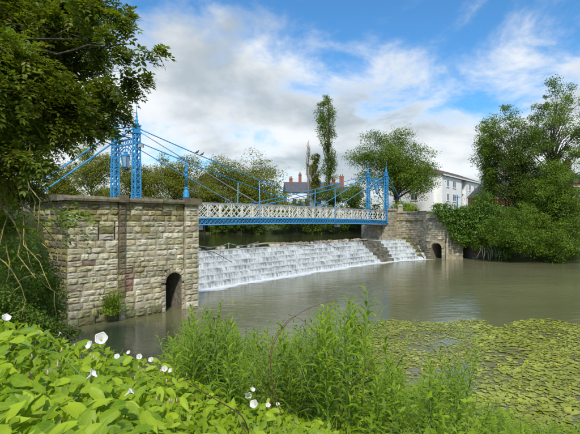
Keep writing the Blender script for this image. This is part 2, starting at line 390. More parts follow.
# ------------------------------------------------------------------ ground and water
CREST_Z = 2.3
def poly_sd(P, X, Y):
    """signed distance to polygon: positive outside"""
    P = np.array(P, float); d = np.full(X.shape, 1e9); ins = np.zeros(X.shape, bool)
    for i in range(len(P)):
        a, c = P[i], P[(i + 1) % len(P)]; e = c - a
        t = np.clip(((X - a[0]) * e[0] + (Y - a[1]) * e[1]) / (e @ e), 0, 1)
        d = np.minimum(d, np.hypot(X - a[0] - t * e[0], Y - a[1] - t * e[1]))
        cond = (a[1] > Y) != (c[1] > Y)
        with np.errstate(divide='ignore', invalid='ignore'):
            xi = (c[0] - a[0]) * (Y - a[1]) / (c[1] - a[1] + 1e-12) + a[0]
        ins ^= cond & (X < xi)
    return np.where(ins, -d, d)
q = lambda s, n: tuple(sn(s, n))[:2]
NEAR_SHORE = [(-10.4, 19.6), (-7.5, 15.5), (-4.5, 12.6), (0, 10.4), (5, 9.4), (12, 8.8), (40, 6.5), (140, -8)]
LOWER = NEAR_SHORE + [(140, 10), (70, 38), (45, 49), (34, 54.6), (27, 60), (24.6, 62.5), (19.5, 62.5), (18.0, 70)] + [q(43, 31), q(-1.2, 31), q(-3, 22), q(-8.3, 21.6)]
UPPER = [q(-1.2, 28.8), q(43, 28.8), q(41.5, 34), (21, 95), (-4, 97), (-30, 94), (-75, 88), (-75, 66), (-24, 56), q(0.3, 34.5)]
def near_h(x, y):
    """bank that the camera stands on"""
    return None
gx = np.concatenate([-np.geomspace(600, 16, 46), np.linspace(-15.5, 30, 150), np.geomspace(31, 600, 50)])
gy = np.concatenate([-np.geomspace(300, 4, 16), np.linspace(-3.5, 30, 130), np.linspace(30.7, 100, 110), np.geomspace(102, 1500, 40)])
GX, GY = np.meshgrid(gx, gy)
def ground_z(X, Y):
    X = np.asarray(X, float); Y = np.asarray(Y, float)
    dl = poly_sd(LOWER, X, Y); du = poly_sd(UPPER, X, Y)
    nn = -X * UY + Y * UX
    near = (Y < 21) & (nn < 21.5)
    zl_near = np.where(dl > 0, np.minimum(3.25, 0.42 * dl), np.maximum(-1.2, 0.5 * dl))
    zl_far = np.where(dl > 0, np.minimum(5.3, 2.2 * dl), np.maximum(-1.2, 0.7 * dl))
    rb = (X > 24.5) & ~near                                   # natural bank by the trees on the right
    zl_far = np.where(rb & (dl > 0), np.minimum(5.3, 0.75 * dl), zl_far)
    zu = np.where(du > 0, np.minimum(5.3, CREST_Z + 0.55 * du), np.maximum(1.2, CREST_Z + 0.5 * du))
    z = np.where(near, zl_near, zl_far)
    z = np.where(~near, np.minimum(z, np.where(du < 0, zu, np.where(dl < 0, z, np.minimum(zl_far, zu)))), z)
    z = np.where((dl < 0) & (du >= 0), np.where(near, zl_near, zl_far), z)
    far = np.clip((np.hypot(X, Y) - 130) / 400, 0, 1)
    bumps = 0.06 * np.sin(X * 1.7 + 0.6 * Y) * np.sin(Y * 1.3 - X * 0.4) + 0.05 * np.sin(X * 4.1) * np.sin(Y * 3.7)
    return z + bumps * (dl > 0.3) + far * 3.0
GZ = ground_z(GX, GY)
ny, nx = GX.shape
idx = np.arange(nx * ny).reshape(ny, nx)
F = np.stack([idx[:-1, :-1], idx[:-1, 1:], idx[1:, 1:], idx[1:, :-1]], -1).reshape(-1, 4)
g = link('ground', np_mesh('ground', np.stack([GX, GY, GZ], -1).reshape(-1, 3), F, 4, M['ground'], True)); tag(g, kind='structure')

def strip_mesh(name, A, B, mat, uvs=None, smooth=False):
    n = len(A); V = [tuple(p) for p in A] + [tuple(p) for p in B]
    Fq = [(i, i + 1, n + i + 1, n + i) for i in range(n - 1)]
    uv = None
    if uvs: uv = [(u, uvs[1]) for u in uvs[0]] + [(u, uvs[2]) for u in uvs[0]]
    return np_mesh(name, V, Fq, 4, mat, smooth, uv)
mb = MB(); mb.add([(-14, 3, 0), (200, -40, 0), (200, 110, 0), (-14, 72, 0)], [(0, 1, 2, 3)])
# lower river stops under the weir
lo = [(-12.5, 3, 0), (200, -20, 0), (200, 62, 0), (26, 66, 0), tuple(sn(44, 27.8, 0)), tuple(sn(-1.5, 28.4, 0)), tuple(sn(-9.2, 23.2, 0))]
mb = MB(); mb.add(lo, [tuple(range(len(lo)))])
tag(mb.build('river', M['river']), kind='structure')
up = [tuple(sn(-1.5, 29.8, CREST_Z)), tuple(sn(44, 29.4, CREST_Z)), (24, 98, CREST_Z), (-80, 98, CREST_Z), (-80, 60, CREST_Z), (-26, 48, CREST_Z)]
mb = MB(); mb.add(up, [tuple(range(len(up)))])
tag(mb.build('river_above_weir', M['pool']), kind='structure')

# ------------------------------------------------------------------ weir
def n_crest(s): return 29.5 - 1.6 * max(0.0, (s - 32) / 12) ** 2 + 0.25 * math.sin(s * 0.16)
def n_foot(s): return 24.9 + 0.7 * math.sin(max(0, s) / 38 * math.pi) - 2.6 * max(0.0, (s - 27) / 12) ** 2
NSTEP = 6
def s_end(k): return 42.9 - (NSTEP - k) * 1.0              # the east end follows the sloping side wall
weir = thing('weir', 'stepped stone weir with white water falling beneath the footbridge', 'weir', sn(20, 27, 0))
SH = CREST_Z / NSTEP
def dry(k): return 31.6 - .30 * (6 - k), 36.5 - .72 * (6 - k)
def nk(s, k): return n_foot(s) + (n_crest(s) - n_foot(s)) * k / NSTEP
rw = random.Random(5)
wob = lambda s, k: 0.05 * math.sin(s * .9 + k * 1.7) + 0.02 * math.sin(s * 2.3 + k * 4.1)
for k in range(NSTEP):
    z1 = SH * (k + 1) - (0.02 if k == NSTEP - 1 else 0.0)
    ss = np.linspace(-1.5, s_end(k + 1), 150)
    V = []; Fq = []
    back = 1.5 if k < NSTEP - 1 else 1.3
    for i, s in enumerate(ss):
        n0 = nk(s, k) + wob(s, k); n1_ = nk(s, k + 1) + back
        zz = z1 + 0.02 * math.sin(s * 3.7 + k)
        V += [tuple(sn(s, n0 + 0.02, z1 - SH - 0.6)), tuple(sn(s, n0, zz - 0.03)), tuple(sn(s, n0 + 0.05, zz)), tuple(sn(s, n1_, zz))]
    for i in range(len(ss) - 1):
        for j in range(3):
            a = i * 4 + j; Fq.append((a, a + 4, a + 5, a + 1))
    link('step', np_mesh('weir_step', V, Fq, 4, M['wet_step']), weir)
    # water over this step, in a wet run each side of the dry strip
    for s0, s1 in ((-1.5, dry(k)[0]), (dry(k)[1], s_end(k + 1) - 0.15)):
        ss = np.arange(s0, s1, 0.22); V = []; Fq = []; UV = []
        for s in ss:
            n0 = nk(s, k) + wob(s, k); n1_ = nk(s, k + 1) + wob(s, k + 1) + 0.02
            zz = z1 + 0.035 + 0.02 * math.sin(s * 3.7 + k)
            bulge = 0.06 + 0.012 * math.sin(s * 4.1 + 2.3 * k) + rw.uniform(-0.006, 0.006)
            prof = [(n1_, zz + 0.015, 0), (n0 + 0.22, zz, 0.5), (n0 + 0.03, zz - 0.012, 0.75), (n0 - bulge * 0.7, zz - 0.09, 0.95), (n0 - bulge * 1.2, zz - SH * 0.55, 1.3), (n0 - bulge * 1.45, zz - SH - 0.02, 1.7)]
            if k == NSTEP - 1: prof[0] = (n1_ + 1.0, CREST_Z + 0.006, -0.6)
            for pn, pz, pv in prof:
                V.append(tuple(sn(s, pn, pz))); UV.append((s + k * 13.7, pv))
        m_ = 6
        for i in range(len(ss) - 1):
            for j in range(m_ - 1):
                a = i * m_ + j; Fq.append((a, a + 1, a + m_ + 1, a + m_))
        link('water_sheet', np_mesh('water_sheet', V, Fq, 4, M['fall'], True, UV), weir)
ss = np.linspace(-1.5, s_end(0) + 0.6, 120)
A = [sn(s, n_foot(s) - 0.02, 0.022) for s in ss]; Bq = [sn(s, n_foot(s) - 2.3 - 0.35 * math.sin(s * .7) - 0.2 * math.sin(s * 1.9), 0.014) for s in ss]
link('foam', strip_mesh('foam', A, Bq, M['foam'], (list(ss), 0.0, 1.0)), weir)
# mossy side wall that runs down beside the falling water
mb = MB(); ring = []
for k in range(25):
    kk = 6.25 - 6.3 * k / 24; s_ = s_end(kk) + .30; ring.append(sn(s_, nk(s_, kk) + .25, SH * kk + .02))
mb.tube([p + Vector((rw.uniform(-.05, .05), rw.uniform(-.05, .05), rw.uniform(-.06, .06))) for p in ring], [rw.uniform(.42, .58) for _ in ring], 9)
side = mb.build('side_wall', M['moss'], weir, True)

# ------------------------------------------------------------------ left abutment
rs = random.Random(11)
C1, C2 = Vector((-10.06, 20.4, 0)), Vector((-5.28, 25.6, 0))
AD = (C2 - C1).normalized(); AL = (C2 - C1).length; AN = Vector((AD.y, -AD.x, 0))      # AN faces the camera
TOP = 6.08
def fp(t, z, out=0.0): return C1 + AD * t + AN * out + Vector((0, 0, z))
def t_of(px):                                                 # distance along the face for a photograph column
    k = (px - PX0) / F_PX
    return (k * C1.y - C1.x) / (AD.x - k * AD.y)
abut = thing('stone_abutment', 'tall weathered sandstone abutment with arched culvert under the nearer blue tower', 'abutment', C1)
aT0, aT1 = t_of(166), t_of(182.3); aTc, aR = (aT0 + aT1) / 2, (aT1 - aT0) / 2; aSpring = 1.55
rib = (t_of(118.3), t_of(124.6)); pil = (t_of(183.8), AL)
slits = [(t_of(98) , t_of(99.6), 3.95, 4.6), (t_of(114.2), t_of(115.8), 3.95, 4.6)]
def arch_half(z, grow=0.0):
    r = aR + grow
    if z <= aSpring: return r
    dz = z - aSpring
    return math.sqrt(r * r - dz * dz) if dz < r else 0.0
# recessed core with real openings
mb = MB(); rec = -0.06
ts = sorted(set([0, AL, aT0, aT1] + [v for s_ in slits for v in s_[:2]]))
zs = sorted(set([-1.0, 3.95, 4.6, TOP - 0.3]))
for i in range(len(ts) - 1):
    for j in range(len(zs) - 1):
        a, c, d, e = ts[i], ts[i + 1], zs[j], zs[j + 1]
        if any(abs(a - s_[0]) < 1e-6 and abs(d - s_[2]) < 1e-6 for s_ in slits): continue
        if abs(a - aT0) < 1e-6 and j == 0:
            N_ = 12
            for k in range(N_):
                t0 = aTc - aR * math.cos(math.pi * k / N_); t1 = aTc - aR * math.cos(math.pi * (k + 1) / N_)
                z0 = aSpring + aR * math.sin(math.pi * k / N_); z1 = aSpring + aR * math.sin(math.pi * (k + 1) / N_)
                mb.add([fp(t0, z0, rec), fp(t1, z1, rec), fp(t1, e, rec), fp(t0, e, rec)], [(0, 1, 2, 3)])
                mb.add([fp(t0, z0, rec), fp(t0, z0, -4), fp(t1, z1, -4), fp(t1, z1, rec)], [(0, 1, 2, 3)])
            for tt in (aT0, aT1):
                mb.add([fp(tt, -1, rec), fp(tt, -1, -4), fp(tt, aSpring, -4), fp(tt, aSpring, rec)], [(0, 1, 2, 3)])
            continue
        mb.add([fp(a, d, rec), fp(c, d, rec), fp(c, e, rec), fp(a, e, rec)], [(0, 1, 2, 3)])
mb.add([fp(aT0, -1, -4), fp(aT1, -1, -4), fp(aT1, 3.2, -4), fp(aT0, 3.2, -4)], [(0, 1, 2, 3)])
for s_ in slits:
    a, c, d, e = s_
    mb.add([fp(a, d, rec), fp(c, d, rec), fp(c, e, rec), fp(a, e, rec), fp(a, d, -.6), fp(c, d, -.6), fp(c, e, -.6), fp(a, e, -.6)], [(0, 4, 7, 3), (1, 2, 6, 5), (0, 1, 5, 4), (3, 7, 6, 2), (4, 5, 6, 7)])
bk = 11.5
mb.add([fp(0, -1, rec), fp(0, -1, -bk), fp(0, TOP - .3, -bk), fp(0, TOP - .3, rec)], [(0, 1, 2, 3)])
mb.add([fp(AL, -1, rec), fp(AL, -1, -bk), fp(AL, TOP - .3, -bk), fp(AL, TOP - .3, rec)], [(3, 2, 1, 0)])
mb.add([fp(0, TOP - .9, rec - .3), fp(AL, TOP - .9, rec - .3), fp(AL, TOP - .9, -bk), fp(0, TOP - .9, -bk)], [(0, 1, 2, 3)])
mb.hexa([fp(.02, TOP - .95, rec), fp(AL - .02, TOP - .95, rec), fp(AL - .02, TOP - .95, -.55), fp(.02, TOP - .95, -.55)], [fp(.02, TOP - .31, rec), fp(AL - .02, TOP - .31, rec), fp(AL - .02, TOP - .31, -.55), fp(.02, TOP - .31, -.55)])
mb.build('core', M['mortar'], abut)
mb = MB(); mb.snbox(-9, 1.0, 26.8, 34.2, -1, 4.75)
mb.build('tower_footing', M['mortar'], abut)

def stone_variants(n, seed, rough=0.045, div=3):
    out = []
    r_ = random.Random(seed)
    for v in range(n):
        mb = MB(); g = div
        P = {}
        for j in range(g + 1):
            for i in range(g + 1):
                u, w = i / g, j / g
                edge = min(u, 1 - u, w, 1 - w) < 1e-6
                corner = edge and (u in (0, 1)) and (w in (0, 1))
                uu, ww = u - 0.5, w - 0.5
                if edge: y = 0.0; uu *= 0.975; ww *= 0.95; uu += r_.uniform(-.008, .008); ww += r_.uniform(-.02, .02)
                else: y = 0.62 + r_.uniform(-0.4, 0.42); uu += r_.uniform(-.05, .05); ww += r_.uniform(-.05, .05)
                P[i, j] = len(mb.v); mb.v.append((uu, -y, ww))
        for j in range(g):
            for i in range(g):
                mb.f.append((P[i, j], P[i + 1, j], P[i + 1, j + 1], P[i, j + 1]))
        ring = [P[i, 0] for i in range(g + 1)] + [P[g, j] for j in range(1, g + 1)] + [P[i, g] for i in range(g - 1, -1, -1)] + [P[0, j] for j in range(g - 1, 0, -1)]
        o = len(mb.v)
        for p in ring: x, y, z = mb.v[p]; mb.v.append((x, 2.2, z))
        for i in range(len(ring)):
            k = (i + 1) % len(ring); mb.f.append((ring[k], ring[i], o + i, o + k))
        out.append(mb.mesh('stone', M['stone']))
    return out
SV = stone_variants(16, 3, div=4)
BUFF = [(0.54, 0.49, 0.35), (0.60, 0.55, 0.42), (0.48, 0.43, 0.29), (0.56, 0.51, 0.36), (0.43, 0.39, 0.28), (0.64, 0.59, 0.47), (0.52, 0.46, 0.30)]
RED = [(0.34, 0.21, 0.16), (0.41, 0.28, 0.21), (0.31, 0.21, 0.16)]
MOSS = [(0.28, 0.25, 0.10), (0.36, 0.32, 0.14), (0.22, 0.19, 0.11), (0.42, 0.37, 0.21)]
ROT = math.atan2(AD.y, AD.x)
def put_stone(t, z, w, h, out, proud, colr, name='stone', rot=ROT, origin=None, direction=None, normal=None, parent=None, roll=0.0):
    o = bpy.data.objects.new(name, rs.choice(SV)); COL.objects.link(o)
    par = parent or abut
    o.parent = par; o.matrix_parent_inverse = Matrix.Translation(-par.location)
    if origin is None: p = fp(t, z, out)
    else: p = origin + direction * t + normal * out + Vector((0, 0, z))
    o.location = p; o.rotation_euler = (0, roll, rot)
    o.scale = (w * rs.choice((1, -1)), proud, h * rs.choice((1, -1))); o.color = c4(colr)
    return o
def vary(c, a=0.14):
    k = 1 + rs.uniform(-a, a); return tuple(min(1, x * k * (1 + rs.uniform(-.03, .03))) for x in c)
z = -0.35; course = 0
while z < TOP - 0.36:
    h = rs.choice((0.26, 0.29, 0.31, 0.34)) if z > 0.75 else 0.37
    if z + h > TOP - 0.30: h = TOP - 0.30 - z
    zc = z + h / 2
    holes = [(rib[0], rib[1]), (pil[0], pil[1])]
    ah = arch_half(zc, 0.27)
    if ah > 0: holes.append((aTc - ah, aTc + ah))
    for s_ in slits:
        if s_[2] - 0.12 < zc < s_[3] + 0.12: holes.append((s_[0], s_[1]))
    holes.sort(); t = 0.0; spans = []
    for a, c in holes:
        if a > t: spans.append((t, a))
        t = max(t, c)
    if t < AL: spans.append((t, AL))
    for a, c in spans:
        L = c - a; n = max(1, round(L / rs.uniform(0.44, 0.60))); cut = [a + L * i / n for i in range(n + 1)]
        for i in range(1, n): cut[i] += rs.uniform(-.3, .3) * L / n
        for i in range(n):
            tm = (cut[i] + cut[i + 1]) / 2; w = cut[i + 1] - cut[i]
            col = vary(rs.choice(BUFF))
            if zc > TOP - 1.15 and rs.random() < 0.8: col = vary(rs.choice(MOSS), .2)
            elif zc > TOP - 1.75 and rs.random() < 0.3: col = vary(rs.choice(MOSS), .2)
            if 1.4 < zc < 3.6 and (abs(tm - t_of(91)) < .24 or (rib[0] - .1 < tm < rib[1] + 0.4 and zc < 2.6)) and rs.random() < 0.42: col = vary(rs.choice(RED))
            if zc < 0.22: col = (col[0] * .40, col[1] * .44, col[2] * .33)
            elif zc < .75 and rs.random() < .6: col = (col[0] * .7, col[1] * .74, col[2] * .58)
            out = 0.0
            if zc < 0.95 and (tm < t_of(97.5) or tm > t_of(123)): out = 0.14 if tm < t_of(97.5) else 0.10
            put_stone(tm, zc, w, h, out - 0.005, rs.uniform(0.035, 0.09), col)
    # rib and end pilaster, one stone per course
    if zc > 1.0:
        put_stone((rib[0] + rib[1]) / 2, zc, rib[1] - rib[0], h, 0.13, 0.05, vary(rs.choice(RED + MOSS)) if zc < 2.6 else vary((0.19, 0.155, 0.10)))
    else:
        put_stone((rib[0] + rib[1]) / 2, zc, rib[1] - rib[0], h, 0.09, 0.06, vary(rs.choice(BUFF)))
    wp = pil[1] - pil[0]; o2 = 0.18
    if course % 2: put_stone((pil[0] + pil[1]) / 2, zc, wp, h, o2, 0.06, vary(rs.choice(BUFF)))
    else:
        k_ = rs.uniform(.4, .6); put_stone(pil[0] + wp * k_ / 2, zc, wp * k_, h, o2, 0.07, vary(rs.choice(BUFF))); put_stone(pil[0] + wp * (1 + k_) / 2, zc, wp * (1 - k_), h, o2, 0.06, vary(rs.choice(BUFF)))
    # return face, a few stones deep, shade painted into dark and mossy stone colours
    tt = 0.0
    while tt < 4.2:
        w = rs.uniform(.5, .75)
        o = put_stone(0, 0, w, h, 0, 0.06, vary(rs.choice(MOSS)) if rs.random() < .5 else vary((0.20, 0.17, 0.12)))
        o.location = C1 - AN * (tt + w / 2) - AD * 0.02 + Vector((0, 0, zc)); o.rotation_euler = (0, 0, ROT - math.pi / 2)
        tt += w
    z += h; course += 1
# voussoirs
for k in range(11):
    an = math.pi * (k + .5) / 11; rr = aR + 0.135
    o = put_stone(aTc - rr * math.cos(an), aSpring + rr * math.sin(an), 0.265, math.pi * (aR + .13) / 11, 0.03, 0.05, vary(rs.choice(BUFF)), 'voussoir', roll=an)
for zz in np.arange(0.1, aSpring, 0.29):
    for sd_ in (-1, 1): put_stone(aTc + sd_ * (aR + 0.135), zz + 0.02, 0.265, 0.285, 0.02, 0.05, vary(rs.choice(BUFF)), 'jamb_stone')
# coping
t = -0.25
while t < AL + 0.1:
    w = min(rs.uniform(.8, 1.15), AL + 0.2 - t)
    if w < .2: break
    out_ = 0.10
    mb = MB(); e = .015; h0 = TOP - .30 + .004; h1 = TOP - .05 + rs.uniform(-.03, .03)
    ang = [(-.6, h0), (.22, h0), (.25, h0 + .1), (.22, h1 - .03), (-.55, h1 + .02)]
    A_ = [fp(t + e, zz, oo) - C1 for oo, zz in ang]; B_ = [fp(t + w - e, zz, oo) - C1 for oo, zz in ang]
    n_ = len(ang)
    mb.add(A_ + B_, [tuple(range(n_)), tuple(range(2 * n_ - 1, n_ - 1, -1))] + [(i, n_ + i, n_ + (i + 1) % n_, (i + 1) % n_) for i in range(n_)])
    o = bpy.data.objects.new('coping_stone', mb.mesh('coping_stone', M['stone'])); COL.objects.link(o); o.parent = abut
    o.color = c4(vary((0.25, 0.215, 0.15), .25)); t += w
mb = MB()
mb.hexa([fp(-.25, TOP - .296, -.6), fp(.35, TOP - .296, -.6), fp(.35, TOP - .296, -4.5), fp(-.25, TOP - .296, -4.5)], [fp(-.25, TOP, -.6), fp(.35, TOP, -.6), fp(.35, TOP, -4.5), fp(-.25, TOP, -4.5)])
o = mb.build('coping_return', M['stone'], abut); o.color = c4((0.13, 0.11, 0.08))
# caps over rib and pilaster
for (a, c, o_) in ((rib[0] - .06, rib[1] + .06, .32), (pil[0] - .08, pil[1] + .1, .36)):
    mb = MB(); mb.hexa([fp(a, TOP - .32, .1), fp(a, TOP - .32, o_), fp(c, TOP - .32, o_), fp(c, TOP - .32, .1)], [fp(a, TOP + .05, .0), fp(a, TOP + .03, o_), fp(c, TOP + .03, o_), fp(c, TOP + .05, .0)])
    o = mb.build('cap_stone', M['stone'], abut); o.color = c4((0.18, 0.15, 0.10))

# ------------------------------------------------------------------ footbridge
NN, NF = 29.5, 32.4                   # near and far truss lines
SPAN = 39.9
T_TOP = 11.75
bridge = thing('suspension_footbridge', 'blue and cream iron suspension footbridge crossing above the weir', 'footbridge', sn(20, 31, 5))
def zdeck(s): return 4.76 + 0.19 * (1 - ((s - SPAN / 2) / (SPAN / 2)) ** 2)
mb = MB(); S0, S1 = -1.5, SPAN + 0.2
ns = 28
for i in range(ns):
    a, c = S0 + (S1 - S0) * i / ns, S0 + (S1 - S0) * (i + 1) / ns
    mb.hexa([sn(a, NN + .05, zdeck(a) - .12), sn(c, NN + .05, zdeck(c) - .12), sn(c, NF - .05, zdeck(c) - .12), sn(a, NF - .05, zdeck(a) - .12)],
            [sn(a, NN + .05, zdeck(a)), sn(c, NN + .05, zdeck(c)), sn(c, NF - .05, zdeck(c)), sn(a, NF - .05, zdeck(a))])
mb.build('deck', M['plank'], bridge)
for n in (NN, NF):
    sgn = -1 if n == NN else 1
    gd = bpy.data.objects.new('girder', None); COL.objects.link(gd); gd.parent = bridge; gd.matrix_parent_inverse = Matrix.Translation(-bridge.location)
    mbt, mbb, mbl = MB(), MB(), MB()
    N = 32
    for i in range(N):
        a, c = S0 + (S1 - S0) * i / N, S0 + (S1 - S0) * (i + 1) / N
        mbt.bar(sn(a, n, zdeck(a) + .24), sn(c, n, zdeck(c) + .24), .16, .12)
        mbb.bar(sn(a, n, zdeck(a) - .28), sn(c, n, zdeck(c) - .28), .18, .09)
    K = 84; dl_ = (S1 - S0) / K
    for i in range(K):
        a, c = S0 + dl_ * i, S0 + dl_ * (i + 1)
        mbl.bar(sn(a, n, zdeck(a) + .19), sn(c, n, zdeck(c) - .25), .03, .06); mbl.bar(sn(c, n + .035 * sgn, zdeck(c) + .19), sn(a, n + .035 * sgn, zdeck(a) - .25), .03, .06)
    for nm, m_ in (('top_chord', mbt), ('bottom_chord', mbb), ('lattice', mbl)): o = m_.build(nm, M['blue'] if nm != 'bottom_chord' else M['blue_light']); o.parent = gd; o.matrix_parent_inverse = Matrix.Translation(-bridge.location)
    gd.matrix_parent_inverse = Matrix.Translation(-bridge.location); gd.location = bridge.location
    # railing
    rl = bpy.data.objects.new('railing', None); COL.objects.link(rl); rl.parent = bridge; rl.matrix_parent_inverse = Matrix.Translation(-bridge.location); rl.location = bridge.location
    bays = 30; bw = (S1 - S0) / bays; z0o, z1o = .335, 1.50
    for i in range(bays):
        a, c = S0 + bw * i, S0 + bw * (i + 1); mb = MB()
        za, zc_ = zdeck(a), zdeck(c)
        mb.bar(sn(a, n, za + z1o), sn(c, n, zc_ + z1o), .10, .06); mb.bar(sn(a, n, za + z0o), sn(c, n, zc_ + z0o), .06, .06)
        mb.bar(sn(a, n, za + z0o), sn(a, n, za + z1o), .10, .10, (UX, UY, 0))
        hh = z1o - z0o; st = bw / 2
        for j in range(-2, 3):                  # two crossing sets of slanting bars, clipped to the bay
            for dirn in (1, -1):
                p0, p1 = j * st, j * st + bw * 0.92
                f0 = max(0, -p0) / (p1 - p0); f1 = min(1, (bw - p0) / (p1 - p0))
                if f1 - f0 < .05: continue
                q0, q1 = p0 + (p1 - p0) * f0, p0 + (p1 - p0) * f1
                if dirn < 0: q0, q1 = bw - q0, bw - q1
                zz0, zz1 = zdeck(a + q0) + z0o + hh * f0, zdeck(a + q1) + z0o + hh * f1
                mb.bar(sn(a + q0, n + .02 * dirn, zz0), sn(a + q1, n + .02 * dirn, zz1), .03, .062)
        o = mb.build('panel', M['cream']); o.parent = rl; o.matrix_parent_inverse = Matrix.Translation(-bridge.location)
    mb = MB()
    for i in range(bays):
        a, c = S0 + bw * i, S0 + bw * (i + 1); mb.bar(sn(a, n, zdeck(a) + z1o + .06), sn(c, n, zdeck(c) + z1o + .06), .16, .055)
    o = mb.build('handrail', M['steel']); o.parent = rl; o.matrix_parent_inverse = Matrix.Translation(-bridge.location)

def sub(nm, m_, mat, par, smooth=False):
    o = m_.build(nm, mat, None, smooth); o.parent = par; o.matrix_parent_inverse = Matrix.Translation(-bridge.location); return o
def tower(s):
    tw = bpy.data.objects.new('tower', None); COL.objects.link(tw); tw.parent = bridge; tw.matrix_parent_inverse = Matrix.Translation(-bridge.location); tw.location = bridge.location
    zb = 4.65; hw0, hw1 = .25, .185
    for n in (NN, NF):
        mb = MB(); H = T_TOP - .45 - zb
        def cn(i, z):
            f = (z - zb) / H; w = hw0 + (hw1 - hw0) * f
            a, c = ((-1, -1), (1, -1), (1, 1), (-1, 1))[i % 4]; return sn(s + a * w, n + c * w, z)
        for i in range(4): mb.bar(cn(i, zb), cn(i, zb + H), .085, .085)
        lv = 15
        for k in range(lv):
            z0, z1 = zb + H * k / lv, zb + H * (k + 1) / lv
            for i in range(4):
                mb.bar(cn(i, z0), cn(i + 1, z1), .025, .055); mb.bar(cn(i + 1, z0), cn(i, z1), .025, .055)
                if k % 5 == 0: mb.bar(cn(i, z0), cn(i + 1, z0), .06, .08)
        sub('column', mb, M['blue'], tw)
        mb = MB(); p = sn(s, n, 0)
        mb.snbox(s - .27, s + .27, n - .27, n + .27, T_TOP - .47, T_TOP - .36); mb.snbox(s - .20, s + .20, n - .20, n + .20, T_TOP - .36, T_TOP + .08); mb.snbox(s - .25, s + .25, n - .25, n + .25, T_TOP + .08, T_TOP + .16)
        sub('saddle_cap', mb, M['blue'], tw)
        mb = MB(); mb.lathe(sn(s, n, T_TOP + .16), [(.20, 0), (.17, .12), (.10, .22), (.14, .32), (.11, .42), (.05, .5), (.085, .62), (.06, .7), (.035, 1.0), (.012, 1.55)], 8)
        sub('finial', mb, M['blue'], tw, True)
    mb = MB(); ztb = T_TOP - .75; na, nb = NN + .25, NF - .25; nc, ra = (NN + NF) / 2, (NF - NN) / 2 - .3
    for z_ in (ztb, ztb - .42): mb.bar(sn(s, na, z_), sn(s, nb, z_), .10, .10)
    K = 7
    for i in range(K):
        a, c = na + (nb - na) * i / K, na + (nb - na) * (i + 1) / K
        mb.bar(sn(s, a, ztb), sn(s, c, ztb - .42), .03, .05); mb.bar(sn(s, c, ztb), sn(s, a, ztb - .42), .03, .05)
    for rr in (ra, ra * .82):
        mb.tube([sn(s, nc - rr * math.cos(math.pi * k / 16), ztb - .47 - ra * .95 + rr * math.sin(math.pi * k / 16)) for k in range(17)], .04, 5)
    for k in range(1, 8):
        an = math.pi * k / 8; o_ = lambda r_: sn(s, nc - r_ * math.cos(an), ztb - .47 - ra * .95 + r_ * math.sin(an)); mb.bar(o_(ra * .82), o_(ra), .03, .05)
    for sg in (-1, 1):                       # scrolls that carry the lantern
        mb.tube([sn(s, nc + sg * ra * .8 * (1 - k / 8), ztb - .47 - ra * .9 + ra * .75 * math.sin(k / 8 * math.pi / 2)) for k in range(9)], .025, 5)
        cc = (nc + sg * ra * .42, ztb - .47 - ra * .42)
        mb.tube([sn(s, cc[0] + .2 * math.cos(2 * math.pi * k / 12), cc[1] + .2 * math.sin(2 * math.pi * k / 12)) for k in range(13)], .022, 5)
    sub('portal_arch', mb, M['blue'], tw)
    return tw
tower(0.0); tower(SPAN)
ST = (SPAN / 3, SPAN * 2 / 3)
def cable(name, a, c, r, mat, sag=0.0, n=9):
    a, c = Vector(a), Vector(c); mb = MB()
    mb.tube([a.lerp(c, i / (n - 1)) - Vector((0, 0, sag * 4 * (i / (n - 1)) * (1 - i / (n - 1)))) for i in range(n)], r, 6)
    return mb.build(name, mat, bridge, True)
for n in (NN, NF):
    for ts_, near_, far_ in ((0.0, ST[0], ST[1]), (SPAN, ST[1], ST[0])):
        sg = 1 if ts_ == 0 else -1
        hd = sn(ts_ + sg * .25, n, T_TOP - .08)
        cable('stay_cable', hd, sn(far_, n, zdeck(far_) + 1.45), .042, M['blue'], .22)
        if ts_ == 0.0 and n == NN:
            for off in (-.07, .07): cable('stay_cable', hd - Vector((0, 0, .2)), sn(near_, n + off, zdeck(near_) + 1.6), .026, M['steel'], .05)
        else:
            cable('stay_cable', hd - Vector((0, 0, .25)), sn(near_, n, zdeck(near_) + 1.5), .036, M['blue_light'], .05)
        cable('back_stay', sn(ts_ - sg * .25, n, T_TOP - .1), sn(ts_ - sg * 8.4, n, 5.2), .055, M['blue'], .03)
    for i, s in enumerate(ST):
        # hanger from the long stay down to the girder
        other = 0.0 if i == 0 else SPAN; far_ = ST[1 - i]
        f = abs(s - other) / abs(far_ - other); zt = (T_TOP - .08) + (zdeck(far_) + 1.45 - T_TOP) * f - .22 * 4 * f * (1 - f)
        cable('hanger', sn(s, n + (.09 if n == NF else -.09), zdeck(s) - .38), sn(s, n, zt), .04, M['blue_light'], 0, 2)
for px, s in ((0, 6.1), (1, 27.6)):
    mb = MB(); z_ = zdeck(s) - .36; mb.snbox(s - .35, s + .35, NN + .15, NN + .6, z_ - .36, z_); mb.build('junction_box', M['greybox'], bridge)
mb = MB(); p = sn(.1, NN - .38, T_TOP - 1.35); mb.hexa([p + Vector(v) for v in ((-.14, -.1, -.1), (.2, -.1, -.16), (.2, .1, -.16), (-.14, .1, -.1))], [p + Vector(v) for v in ((-.14, -.1, .1), (.2, -.1, .06), (.2, .1, .06), (-.14, .1, .1))])
mb.bar(p, sn(.1, NN - .2, T_TOP - 1.35), .05, .05); mb.build('floodlight', M['greybox'], bridge)

